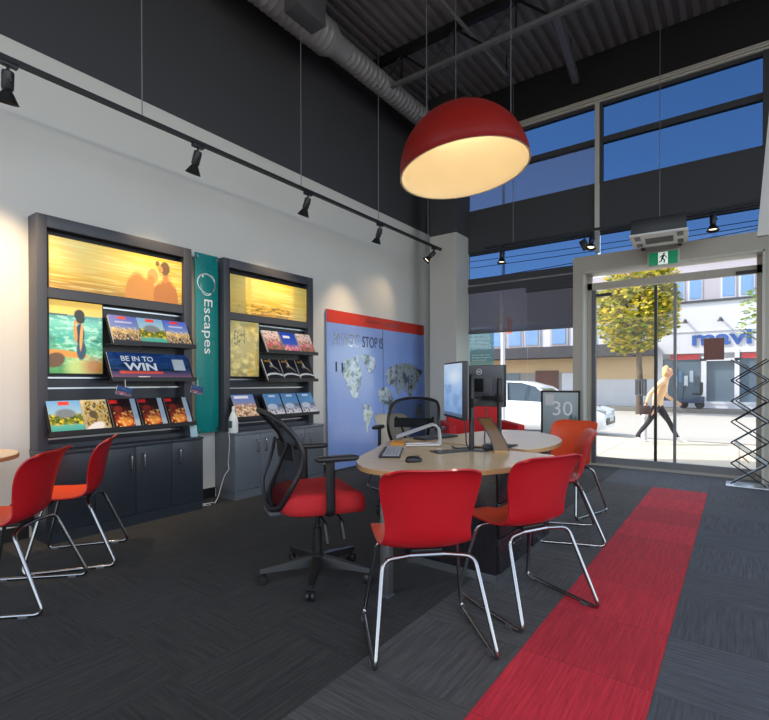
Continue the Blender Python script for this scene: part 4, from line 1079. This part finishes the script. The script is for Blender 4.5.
# ------------------------------------------------------------------ the street
concrete = mat('pale_pavement', srgb(196, 184, 164), .85, var=.08, nscale=3, bump=.1)
asphalt = mat('pale_asphalt', srgb(168, 163, 156), .9, var=.08, nscale=6, bump=.15)
kerb_m = mat('kerb_stone', srgb(120, 116, 110), .9)
ZP, ZR = -.14, -.28
mb = MB(); mb.box(-30, 7.25, ZP-.3, 20, 12.3, ZP)
for k in range(24): mb.box(-30+k*2, 7.3, ZP-.001, -29.985+k*2, 12.3, ZP+.001, mi=1)
mb.box(-30, 10.2, ZP-.001, 20, 10.22, ZP+.001, mi=1)
struct('pavement', mb, [concrete, kerb_m], 'pale concrete pavement outside the shop', smooth=0)
struct('kerb', MB().box(-30, 12.3, ZR-.1, 20, 12.45, ZP+.005), kerb_m, 'stone kerb of the near pavement')
struct('road', MB().box(-40, 12.4, ZR-.3, 30, 25.6, ZR), asphalt, 'pale asphalt street')
struct('far_pavement', MB().box(-40, 25.6, ZR-.3, 30, 27.2, -.1), kerb_m, 'pavement across the street')
struct('ground', MB().box(-60, -30, -.7, 60, 60, -.6), kerb_m, 'ground under the street')
# soffit over the entrance
struct('entrance_soffit', MB().box(-1.735, 7.25, 2.66, .235, 7.42, 2.8), alu_lt, 'white soffit outside over the entrance')

# shop across the street
Y = 27.0
wht_b = mat('white_render', srgb(205, 204, 212), .85, var=.03, nscale=2)
grey_b = mat('mauve_render', srgb(176, 166, 172), .85, var=.04, nscale=2)
beige_b = mat('beige_render', srgb(205, 176, 140), .85, var=.05, nscale=2)
pale_b = mat('pale_blockwork', srgb(196, 196, 202), .85, var=.06, nscale=3)
darkc = mat('dark_canopy', srgb(62, 60, 66), .8, var=.08)
brown_d = mat('brown_door', srgb(105, 72, 66), .7)
shop_glass = mat('shop_glass', srgb(92, 108, 124), .12, var=.25, nscale=.8)
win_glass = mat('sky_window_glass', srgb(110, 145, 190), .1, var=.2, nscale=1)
bluel = mat('blue_letters', srgb(38, 82, 160), .5)
redl = mat('red_shop_sign', srgb(205, 60, 64), .5)
b = thing('shop_building', 'white shop across the street with blue lettering', 'building', (-1.3, Y, -.1))
def bb(nm, m, x0, y0, z0, x1, y1, z1, par, front=None, bev=0):
    o = par; 
    while o.parent: o = o.parent
    lx, ly, lz = o.location
    return MB().box(x0-lx, y0-ly, z0-lz, x1-lx, y1-ly, z1-lz, bev=bev).build(nm, m, par)
def bbm(nm, m, boxes, par):
    o = par
    while o.parent: o = o.parent
    lx, ly, lz = o.location; mb = MB()
    for x0, y0, z0, x1, y1, z1 in boxes: mb.box(x0-lx, y0-ly, z0-lz, x1-lx, y1-ly, z1-lz)
    return mb.build(nm, m, par)
bbm('wall', wht_b, [(-3.2, Y, 2.45, 2.6, Y+6, 4.85), (-3.2, Y, -.1, -3.0, Y+6, 2.45), (2.4, Y, -.1, 2.6, Y+6, 2.45), (-3.2, Y, -.1, 2.6, Y+.2, .12), (-3.2, Y+.3, -.1, 2.6, Y+6, 2.45)], b)
bb('cornice', darkc, -3.25, Y-.08, 4.82, 2.65, Y+6, 4.92, b)
bb('ledge', pale_b, -3.2, Y-.04, 3.45, 2.6, Y, 3.49, b)
for x0, x1 in ((-3.0, -1.42), (-1.22, -.16), (.02, 2.4)):
    g_ = bb('shop_window' if x0 != -1.22 else 'shop_door', shop_glass, x0, Y+.16, .12, x1, Y+.2, 2.2, b)
bbm('shopfront_frame', wht_b, [(-1.42, Y-.03, -.1, -1.22, Y+.2, 2.3), (-.16, Y-.03, -.1, .02, Y+.2, 2.6), (-1.42, Y-.03, 2.08, .02, Y+.2, 2.2), (-3.05, Y-.02, .08, 2.45, Y+.2, .2)], b)
for x0, x1, n in ((-2.65, -1.5, 3), (.1, 1.2, 3)):
    s_ = bb('sale_banner', redl, x0, Y+.10, 2.18, x1, Y+.13, 2.42, b)
for x in (-2.05, -.68):
    l = bb('wall_lamp', black_m, x-.05, Y-.35, 4.0, x+.05, Y, 4.04, b)
    MB().lathe([(.14, 0), (.05, .12), (.03, .16)], 16, Matrix.Translation((x+1.3, -.35, 3.86+.1))).build('lamp_shade', black_m, l)
lettering('mavi', bluel, b, 2.25, .66, FRONT(.64, -.04, 3.24), bold=.028, depth=.02)
rp = random.Random(2)
for k in range(5):
    bb('window_poster', mat('poster_%d' % k, srgb(*[(210, 216, 222), (90, 130, 170), (200, 205, 210), (150, 165, 180), (60, 70, 80)][k]), .5), -2.55+k*.22, Y+.12, .9+.2*(k % 2), -2.40+k*.22, Y+.15, 1.4+.25*(k % 2), b)
# mobility scooter in front of the shop
sc = thing('mobility_scooter', 'dark mobility scooter parked in front of the white shop window', 'scooter', (-1.75, 26.2, -.1))
for x in (-.3, .32): MB().lathe([(.05, -.05), (.17, -.05), (.19, -.03), (.19, .03), (.17, .05), (.05, .05)], 20, Matrix.Translation((x, 0, .19)) @ Matrix.Rotation(pi/2, 4, 'X')).build('wheel', black_p, sc)
MB().box(-.5, -.2, .25, .42, .2, .36, bev=.04).box(.12, -.2, .3, .5, .2, .55, bev=.05).build('body', mat('navy_plastic', srgb(50, 60, 85), .4), sc)
MB().box(.02, -.2, .62, .42, .2, .72, bev=.03).box(.32, -.2, .7, .44, .2, 1.2, bev=.03).build('seat', black_p, sc)
MB().tube([(-.38, 0, .3), (-.28, 0, 1.0), (-.2, 0, 1.05)], .025, 8).tube([(-.28, -.22, 1.0), (-.28, .22, 1.0)], .02, 8).build('tiller', black_m, sc)
# upper building behind
u = thing('rear_building', 'mauve-grey building with blue windows rising behind the white shop', 'building', (-1.5, Y+3, -.1))
bb('wall', grey_b, -7, Y+7, -.1, 5, Y+12, 8.3, u)
for x in (-3.0, -2.1, -.5, .35, 1.2):
    f_ = bbm('window', wht_b, [(x-.36, Y+6.95, 5.9, x+.36, Y+7.0, 7.5)], u)
    bb('pane', win_glass, x-.28, Y+6.92, 6.0, x+.28, Y+6.95, 7.4, f_)
bb('roof_edge', wht_b, -7.1, Y+6.9, 8.3, 5.1, Y+12, 8.5, u)

# beige building left of the shop
n = thing('canopy_building', 'beige building with dark canopy and brown doors across the street', 'building', (-9.0, Y, -.1))
bb('lower_wall', beige_b, -16, Y, -.1, -3.25, Y+6, 2.45, n)
bb('block_wall', pale_b, -6.3, Y-.05, -.1, -3.25, Y, 1.25, n)
bb('upper_wall', wht_b, -16, Y+.3, 2.45, -3.25, Y+6, 6.6, n)
bb('upper_band', grey_b, -16, Y+.25, 4.6, -3.25, Y+.3, 6.6, n)
bb('canopy', darkc, -16, Y-1.6, 2.38, -3.25, Y+.3, 2.95, n)
bb('recess', mat('grey_recess', srgb(150, 145, 142), .8), -11.9, Y-.03, -.1, -7.0, Y, 1.62, n)
bb('double_door', brown_d, -9.2, Y-.07, -.1, -7.95, Y-.03, 1.74, n)
bb('picture_panel', wht_b, -7.75, Y-.07, .2, -7.1, Y-.03, 1.6, n)
bb('dark_window', shop_glass, -11.2, Y-.07, .9, -10.1, Y-.03, 1.6, n)
for x in (-11.6, -10.5, -9.5, -8.0, -6.6, -5.2):
    f_ = bb('window', grey_b, x-.48, Y+.22, 3.1, x+.48, Y+.26, 4.4, n)
    bb('pane', win_glass, x-.36, Y+.19, 3.2, x+.36, Y+.22, 4.3, f_)
tag(bb('side_shop', brown_d, -20.5, Y-.5, -.1, -16.2, Y+5, 5.5, thing('side_shop', 'brown-fronted building at the far left across the street', 'building', (-18, Y, -.1))), None)

# street tree ------------------------------------------------------------
tr = thing('street_tree', 'leafy yellow-green street tree seen through the left door leaf', 'tree', (-3.5, 23.6, -.28))
bark = mat('tree_bark', srgb(92, 78, 66), .9, var=.2, nscale=12)
MB().tube([(0, 0, 0), (.02, 0, 1.6), (-.03, .02, 2.8), (.04, 0, 4.0), (0, 0, 5.6)], [.15, .12, .11, .08, .03], 10).build('trunk', bark, tr)
for a, z, l in ((.5, 2.6, 1.3), (2.4, 2.8, 1.5), (4.2, 3.2, 1.3), (5.6, 3.6, 1.1), (1.4, 4.0, 1.0)):
    MB().tube([(0, 0, z), (cos(a)*l*.5, sin(a)*l*.5, z+.5), (cos(a)*l, sin(a)*l, z+1.3)], [.06, .04, .015], 6).build('branch', bark, tr)
def leaf_mat(nm, c0, c1):
    t = NT(nm); oi = t.n('ShaderNodeNewGeometry'); f = t.noise(t.coord(), 1.6, 3)
    c = t.mix(oi.outputs['Random Per Island'], t.mix(f, srgb(*c0), srgb(*c1)), srgb(222, 196, 60)) if False else t.mix(t.math('MULTIPLY', oi.outputs['Random Per Island'], 1.0), srgb(*c0), srgb(*c1))
    d_ = t.n('ShaderNodeBsdfDiffuse'); t.set(d_.inputs[0], c)
    tl = t.n('ShaderNodeBsdfTranslucent'); t.set(tl.inputs[0], c)
    mx = t.n('ShaderNodeMixShader'); mx.inputs[0].default_value = .45; t.set(mx.inputs[1], d_.outputs[0]); t.set(mx.inputs[2], tl.outputs[0])
    t.set(t.out.inputs[0], mx.outputs[0]); return t.m
leaf = leaf_mat('backlit_leaves', (92, 122, 40), (250, 222, 90))  # yellow end of the mix paints in sun coming through the leaves
def crown(name, par, blobs, n, size, m, seed):
    rr = random.Random(seed); mb = MB()
    tot = sum(b_[3]**2 for b_ in blobs)
    for bx, by, bz, br in blobs:
        for _ in range(int(n*br*br/tot)):
            d_ = Vector((rr.gauss(0, 1), rr.gauss(0, 1), rr.gauss(0, 1))).normalized()*br*rr.uniform(.35, 1)**.6
            p = Vector((bx, by, bz))+d_; s_ = size*rr.uniform(.6, 1.2)
            q = Matrix.Rotation(rr.uniform(0, 6.28), 3, 'Z') @ Matrix.Rotation(rr.uniform(-1.3, 1.3), 3, 'X')
            mb.face([p+q @ Vector(v)*s_ for v in ((-.5, 0, 0), (-.15, -.32, .05), (.5, 0, 0), (-.15, .32, .05))])
    return tag(mb.build(name, m, par, smooth=0, recalc=False), None, None, None, 'stuff')
crown('foliage', tr, [(0, 0, 4.6, 1.5), (-.9, .1, 4.0, 1.0), (.75, 0, 4.1, .85), (-.5, 0, 5.8, 1.0), (.55, 0, 5.7, 1.0), (0, 0, 3.4, .8), (.9, .2, 5.0, .65), (-1.1, 0, 5.0, .8), (-.7, 0, 3.1, .55), (.6, 0, 6.5, .7)], 6500, .27, leaf, 4)
t2 = thing('street_tree', 'sparse green tree at the right edge of the door beside the blue lettering', 'tree', (1.3, 23.8, -.28))
MB().tube([(0, 0, 0), (0, 0, 2.2), (-.1, 0, 4.6)], [.1, .08, .03], 8).build('trunk', bark, t2)
MB().tube([(0, 0, 2.4), (-.7, 0, 3.0), (-1.3, 0, 3.5)], [.04, .03, .012], 6).build('branch', bark, t2)
crown('foliage', t2, [(-.5, 0, 4.4, .8), (-.9, 0, 3.6, .5), (.3, 0, 4.8, .9)], 420, .22, leaf_mat('green_leaves', (80, 120, 60), (180, 190, 90)), 9)

# poles, bin, cables
pl = thing('street_pole', 'white street pole with yellow and orange banners outside the left window', 'pole', (-4.97, 12.05, ZP))
MB().lathe([(.07, 0), (.055, .1), (.05, 6.5)], 14).build('pole', wht_b, pl)
for x, z0, z1, w_, c_ in ((-.10, 2.56, 3.05, .14, (228, 176, 40)), (.12, 2.54, 2.95, .12, (226, 92, 48))):
    f_ = MB().box(x, -.012, z0, x+w_, .012, z1).build('banner', mat('banner_%d' % c_[1], srgb(*c_), .7), pl)
    MB().tube([(0, 0, z1), (x+w_*(1 if x > 0 else 0), 0, z1)], .01, 6).build('bracket', black_m, f_)
cb = thing('overhead_cables', 'thin black overhead cables crossing the sky outside', 'cables', (-4, 16, 5.3))
for a_, b_ in (((-8, 0, .02), (9, 0, .0)), ((-8, 0, -.6), (9, 0, .12)), ((-8, 1, .55), (9, 1, .35))):
    MB().tube([Vector(a_)*(1-k/10)+Vector(b_)*(k/10)-Vector((0, 0, .12*sin(pi*k/10))) for k in range(11)], .012, 5).build('cable', black_m, cb)
bo = thing('bollard', 'short white post on the pavement behind the walking person', 'bollard', (-1.64, 11.75, ZP))
MB().lathe([(.075, 0), (.075, .02), (.05, .03), (.05, .52), (.055, .56), (.03, .60)], 18).build('post', wht_b, bo)
rkk = thing('litter_bin', 'dark slatted litter bin on a post by the tree trunk', 'bin', (-3.35, 23.0, -.28))
MB().tube([(0, 0, 0), (0, 0, 1.1)], .035, 8).build('post', black_m, rkk)
mb = MB()
for k in range(10): mb.box(.2*cos(k*.628)-.02, .2*sin(k*.628)-.02, .85, .2*cos(k*.628)+.02, .2*sin(k*.628)+.02, 1.5)
mb.lathe([(.2, .82), (.2, .86)], 16); mb.lathe([(.21, 1.46), (.22, 1.52), (.16, 1.52), (.16, 1.46)], 16, cap0=False, cap1=False); mb.build('basket', grey_p, rkk)

# cars ---------------------------------------------------------------------
car_w = mat('white_car_paint', srgb(235, 236, 238), .22, var=.02, coat=.6)
car_g = mat('car_glass', srgb(58, 72, 84), .08, var=.2, nscale=2)
tyre = mat('tyre', (.015, .015, .016, 1), .8)
def car(label, loc, rz, group):
    """nose towards +X, origin under the middle of the car"""
    r = thing('car', label, 'car', loc, rz, group)
    # stations: x, half width, bottom, belt height
    st = [(2.13, .55, .34, .52), (2.10, .68, .26, .62), (1.95, .80, .20, .70), (1.55, .86, .18, .80), (.95, .88, .18, .88), (.2, .885, .18, .91), (-.9, .885, .18, .93), (-1.6, .87, .20, .95), (-2.0, .82, .28, .92), (-2.12, .72, .36, .80)]
    rings = []
    for x, w, z0, z1 in st:
        rings.append([Vector((x, -w*.93, z0)), Vector((x, -w, z0+.12)), Vector((x, -w*1.01, (z0+z1)/2)), Vector((x, -w*.97, z1-.06)), Vector((x, -w*.86, z1)),
                      Vector((x, w*.86, z1)), Vector((x, w*.97, z1-.06)), Vector((x, w*1.01, (z0+z1)/2)), Vector((x, w, z0+.12)), Vector((x, w*.93, z0))])
    body = MB().ring_loft(rings).build('body', car_w, r, smooth=35)
    gh = [(1.05, .74, .86, .88), (.45, .72, .86, 1.28), (.0, .70, .88, 1.40), (-.7, .69, .90, 1.42), (-1.3, .69, .92, 1.34), (-1.85, .68, .93, 1.0)]
    MB().ring_loft([[Vector((x, -w, z0)), Vector((x, -w+.14*(z1-z0)/.5, z1)), Vector((x, w-.14*(z1-z0)/.5, z1)), Vector((x, w, z0))] for x, w, z0, z1 in gh]).build('windows', car_g, r, smooth=0)
    rf = [(.50, .60, 1.27), (.0, .585, 1.405), (-.7, .575, 1.43), (-1.3, .585, 1.35), (-1.5, .60, 1.24)]
    MB().ring_loft([[Vector((x, -w, z)), Vector((x, -w*.8, z+.03)), Vector((x, w*.8, z+.03)), Vector((x, w, z)), Vector((x, w*.9, z-.03)), Vector((x, -w*.9, z-.03))] for x, w, z in rf]).build('roof', car_w, r, smooth=40)
    for s in (-1, 1):
        for pts in (((1.06, s*.745, .87), (.45, s*.615, 1.28)), ((-.35, s*.75, .9), (-.42, s*.60, 1.39)), ((-1.25, s*.735, .93), (-1.5, s*.61, 1.25)), ((-1.5, s*.61, 1.25), (-1.95, s*.70, .92))):
            MB().tube(pts, .03, 6).build('pillar', car_w, r)
        for x in (1.32, -1.32):
            wh = MB().lathe([(.10, -.1), (.30, -.1), (.325, -.07), (.325, .07), (.30, .1), (.10, .1)], 28, Matrix.Translation((x, s*.80, .325)) @ Matrix.Rotation(pi/2, 4, 'X')).build('wheel', tyre, r)
            MB().lathe([(.03, -.112), (.2, -.108), (.215, -.09), (.215, .09), (.2, .108), (.03, .112)], 20, Matrix.Translation((x, s*.80, .325)) @ Matrix.Rotation(pi/2, 4, 'X')).build('hubcap', alu, wh)
        MB().ring_loft([[Vector((2.12-.30*k/4-.02*k, s*(.50+.27*k/4), .60+.03*k)), Vector((2.13-.30*k/4-.02*k, s*(.51+.28*k/4), .70+.02*k)), Vector((2.05-.3*k/4, s*(.46+.25*k/4), .65+.02*k))] for k in range(5)]).build('headlight', mat('headlight_glass', (.35, .4, .45, 1), .1, .3), r)
        MB().box(.80, s*.90-.09, .90, .98, s*.90+.09, 1.03, bev=.03).build('wing_mirror', car_w, r)
    MB().box(2.0, -.5, .34, 2.15, .5, .52, bev=.03).build('grille', black_p, r)
    MB().box(2.1, -.22, .42, 2.165, .22, .52, bev=.01).build('number_plate', alu_lt, r)
    return r
GC = 'pale parked cars'
c0 = car('white hatchback parked at the near kerb outside the window', (-4.78, 13.45, ZR), 0, GC)
dup(c0, (-9.2, 22.6, ZR), pi, 'white car parked across the street, seen above the near car', GC)

# walking person ---------------------------------------------------------------
pe = thing('person', 'person in beige top, dark leggings and white shoes walking past the door', 'person', (-1.35, 11.45, ZP))
def skin_mesh(name, joints, edges, mats_, zone, parent, sub=2):
    me = bpy.data.meshes.new(name); o = bpy.data.objects.new(name, me); COL.objects.link(o)
    names = list(joints); idx = {k: i for i, k in enumerate(names)}
    me.from_pydata([joints[k][:3] for k in names], [(idx[a], idx[b_]) for a, b_ in edges], [])
    md = o.modifiers.new('skin', 'SKIN'); md.use_smooth_shade = True
    for k in names:
        s_ = me.skin_vertices[0].data[idx[k]]; q = joints[k][3]; s_.radius = q if isinstance(q, tuple) else (q, q)
    me.skin_vertices[0].data[0].use_root = True
    sb = o.modifiers.new('sub', 'SUBSURF'); sb.levels = sub; sb.render_levels = sub
    dg = bpy.context.evaluated_depsgraph_get(); out = bpy.data.meshes.new_from_object(o.evaluated_get(dg))
    bpy.data.objects.remove(o); out.name = name
    out.materials.clear()
    for m_ in mats_: out.materials.append(m_)
    for f_ in out.polygons: f_.material_index = zone(f_.center); f_.use_smooth = True
    q = bpy.data.objects.new(name, out); COL.objects.link(q); q.parent = parent; return q
# walks towards +X, leaning forward; z from the pavement
J = {'pelvis': (-.02, 0, .84, .125), 'waist': (.0, 0, .98, .105), 'chest': (.06, 0, 1.16, .125), 'neck0': (.115, 0, 1.31, .07), 'neck1': (.15, 0, 1.37, .045), 'head0': (.185, 0, 1.44, .075), 'head1': (.195, 0, 1.52, .080), 'head2': (.19, 0, 1.575, .055),
     'nose': (.275, 0, 1.465, .012)}
Eg = [('pelvis', 'waist'), ('waist', 'chest'), ('chest', 'neck0'), ('neck0', 'neck1'), ('neck1', 'head0'), ('head0', 'head1'), ('head1', 'head2'), ('head0', 'nose')]
def leg(s, hip, knee, ank, toe):
    y = s*.085
    for k_, p_, r_ in (('hip', hip, .085), ('thigh', tuple((Vector(hip)+Vector(knee))/2), .075), ('knee', knee, .052), ('calf', tuple(Vector(knee)*.6+Vector(ank)*.4), .052), ('ank', ank, .034), ('heel', (ank[0]-.02, 0, ank[2]-.045), .034), ('ball', tuple(Vector(toe)*.75+Vector((ank[0], 0, ank[2]-.05))*.25), .034), ('toe', toe, .026)):
        J[k_+str(s)] = (p_[0], y, p_[2], r_)
    Eg.append(('pelvis', 'hip%d' % s))
    for a_, b_ in (('hip', 'thigh'), ('thigh', 'knee'), ('knee', 'calf'), ('calf', 'ank'), ('ank', 'heel'), ('ank', 'ball'), ('ball', 'toe')): Eg.append((a_+str(s), b_+str(s)))
leg(-1, (-.02, 0, .78), (-.16, 0, .46), (-.38, 0, .16), (-.27, 0, .035))
leg(1, (.0, 0, .78), (.19, 0, .47), (.36, 0, .10), (.52, 0, .07))
def arm(s, sh, el, wr):
    y = s*.165
    for k_, p_, r_, yy in (('sh', sh, .052, y), ('el', el, .040, y*1.2), ('wr', wr, .026, y*1.15)): J[k_+str(s)] = (p_[0], yy, p_[2], r_)
    d_ = (Vector(wr)-Vector(el)).normalized(); h0 = Vector((wr[0], y*1.15, wr[2]))
    J['palm%d' % s] = (*(h0+d_*.05), .026)
    Eg.extend([('neck0', 'sh%d' % s), ('sh%d' % s, 'el%d' % s), ('el%d' % s, 'wr%d' % s), ('wr%d' % s, 'palm%d' % s)])
    sd = Vector((-d_.z, 0, d_.x))
    for f_, (o_, l_) in enumerate(((-.024, .062), (-.008, .072), (.008, .066), (.022, .05))):
        a_ = h0+d_*.085+sd*o_; J['f%d%d' % (s, f_)] = (*a_, .009); b_ = a_+d_*l_*.6+Vector((0, -s*.012, 0)); J['g%d%d' % (s, f_)] = (*b_, .008)
        Eg.extend([('palm%d' % s, 'f%d%d' % (s, f_)), ('f%d%d' % (s, f_), 'g%d%d' % (s, f_))])
    a_ = h0+d_*.045-sd*.035; J['t%d' % s] = (*a_, .010); J['u%d' % s] = (*(a_+d_*.03-sd*.012), .009)
    Eg.extend([('palm%d' % s, 't%d' % s), ('t%d' % s, 'u%d' % s)])
arm(-1, (.07, 0, 1.26), (-.13, 0, 1.03), (-.20, 0, .80))
arm(1, (.11, 0, 1.26), (.12, 0, 1.0), (.30, 0, .88))
skin_c = mat('skin', srgb(222, 168, 138), .6, var=.03); top_c = mat('beige_top', srgb(232, 192, 150), .85, var=.05); leg_c = mat('dark_leggings', srgb(48, 46, 54), .8); shoe_c = mat('white_shoes', srgb(235, 235, 232), .6)
def zone(c_):
    if c_.z < .125 or (c_.x > .33 and c_.z < .16): return 3
    if c_.z < .80 and abs(c_.y) < .15 and not (c_.x < -.17 and c_.z > .6): return 2
    if c_.z < 1.335 and (c_.z > .86 or abs(c_.y) < .15): return 1
    return 0
skin_mesh('body', J, Eg, [skin_c, top_c, leg_c, shoe_c], zone, pe)
hair_c = mat('fair_hair', srgb(226, 190, 128), .7, var=.15, nscale=20)
rings = []
for q in range(9):
    a = pi*q/8; rad = sin(a)
    rings.append([Vector((.160+.092*rad*cos(2*pi*k_/18)*(1 if cos(2*pi*k_/18) < 0 else .42), .098*rad*sin(2*pi*k_/18)+1e-4*k_, 1.535+.092*cos(a)-(.05*(1-cos(2*pi*k_/18)) if q > 3 else 0)+(.10 if q > 4 and cos(2*pi*k_/18) > 0 else 0)*rad)) for k_ in range(18)])
MB().ring_loft(rings).build('hair', hair_c, pe, smooth=80)
for s in (-1, 1): MB().lathe([(.001, -.004), (.008, 0), (.001, .004)], 10, Matrix.Translation((.258, s*.032, 1.49)) @ Matrix.Rotation(pi/2, 4, 'Y')).build('eye', black_p, pe)
MB().box(.248, -.022, 1.422, .262, .022, 1.430, bev=.003).build('mouth', mat('lips', srgb(180, 90, 85), .5), pe)
for s in (-1, 1): MB().lathe([(.001, -.01), (.022, -.006), (.026, 0), (.012, .008), (.001, .008)], 12, Matrix.Translation((.185, s*.082, 1.475)) @ Matrix.Rotation(pi/2, 4, 'X')).build('ear', skin_c, pe)
bg = MB(); bg.box(-.32, -.28, .62, -.12, -.22, .80, bev=.03).tube([(-.28, -.25, .79), (-.22, -.25, .88), (-.16, -.25, .79)], .008, 6)
hb = bg.build('handbag', mat('dark_bag', srgb(60, 44, 46), .6)); hb.location = (-1.35+.02, 11.45, ZP); tag(hb, 'small dark handbag in the hand of the walking person', 'bag')
# ------------------------------------------------------------------ added fill lamps behind the viewer, on an unseen made-up track
track('lighting_track', 'added black track behind the viewer carrying unseen fill lamps', (1.4, -2.8, 3.6), (1.4, 2.2, 3.6), (.5, 2.5, 4.5), 5.58)
for k, y in enumerate((-2.2, -.6, 1.0)):
    head((1.4, y, 3.6), (-.75, .35, -.62), ('added fill spotlight at the rear end of the track behind the viewer', 'added fill spotlight in the middle of the track behind the viewer', 'added fill spotlight at the front end of the track behind the viewer')[k], 'added fill spotlights behind the viewer', 45, cone=120, warm=(1, .93, .84))

# ------------------------------------------------------------------ light, sky, camera
W = bpy.data.worlds.new('World'); S.world = W; W.use_nodes = True
nt = W.node_tree; nt.nodes.clear()
sky = nt.nodes.new('ShaderNodeTexSky'); sky.sky_type = 'NISHITA'; sky.sun_disc = False
sky.sun_elevation = R(48); sky.sun_rotation = R(-110); sky.air_density = 1.0; sky.dust_density = 1.2; sky.ozone_density = 1.0
bg = nt.nodes.new('ShaderNodeBackground'); bg.inputs[1].default_value = SKY
wo = nt.nodes.new('ShaderNodeOutputWorld'); hs = nt.nodes.new('ShaderNodeHueSaturation'); hs.inputs['Saturation'].default_value = .62; nt.links.new(sky.outputs[0], hs.inputs['Color']); nt.links.new(hs.outputs[0], bg.inputs[0]); nt.links.new(bg.outputs[0], wo.inputs[0])
sl = bpy.data.lights.new('sun', 'SUN'); sl.energy = SUN; sl.color = (1, .93, .82); sl.angle = R(.6)
so = bpy.data.objects.new('sun', sl); COL.objects.link(so)
so.rotation_euler = Vector((-.62, -.34, .78)).to_track_quat('Z', 'Y').to_euler()

cam = bpy.data.cameras.new('camera'); co = bpy.data.objects.new('camera', cam); COL.objects.link(co)
cam.sensor_width = 36; cam.lens = 485.6/769*36; cam.shift_y = 25/769; cam.clip_start = .05; cam.clip_end = 300
yaw, pit, rol = R(36.12), R(.45), R(.09)
fw = Vector((-sin(yaw), cos(yaw), 0)); rt = Vector((cos(yaw), sin(yaw), 0)); dn = Vector((0, 0, -1))
f2 = cos(pit)*fw+sin(pit)*dn; d2 = cos(pit)*dn-sin(pit)*fw
r2 = cos(rol)*rt+sin(rol)*d2; d3 = cos(rol)*d2-sin(rol)*rt
m3 = Matrix((r2, -d3, -f2)).transposed().to_4x4(); m3.translation = (0, 0, 1.17)
co.matrix_world = m3
S.camera = co
S.view_settings.view_transform = 'Standard'; S.view_settings.look = 'None'; S.view_settings.gamma = 1
S.view_settings.use_curve_mapping = False; S.view_settings.exposure = EXPO
S.cycles.max_bounces = 10; S.cycles.transparent_max_bounces = 16; S.cycles.use_denoising = True
S.cycles.sample_clamp_indirect = 6
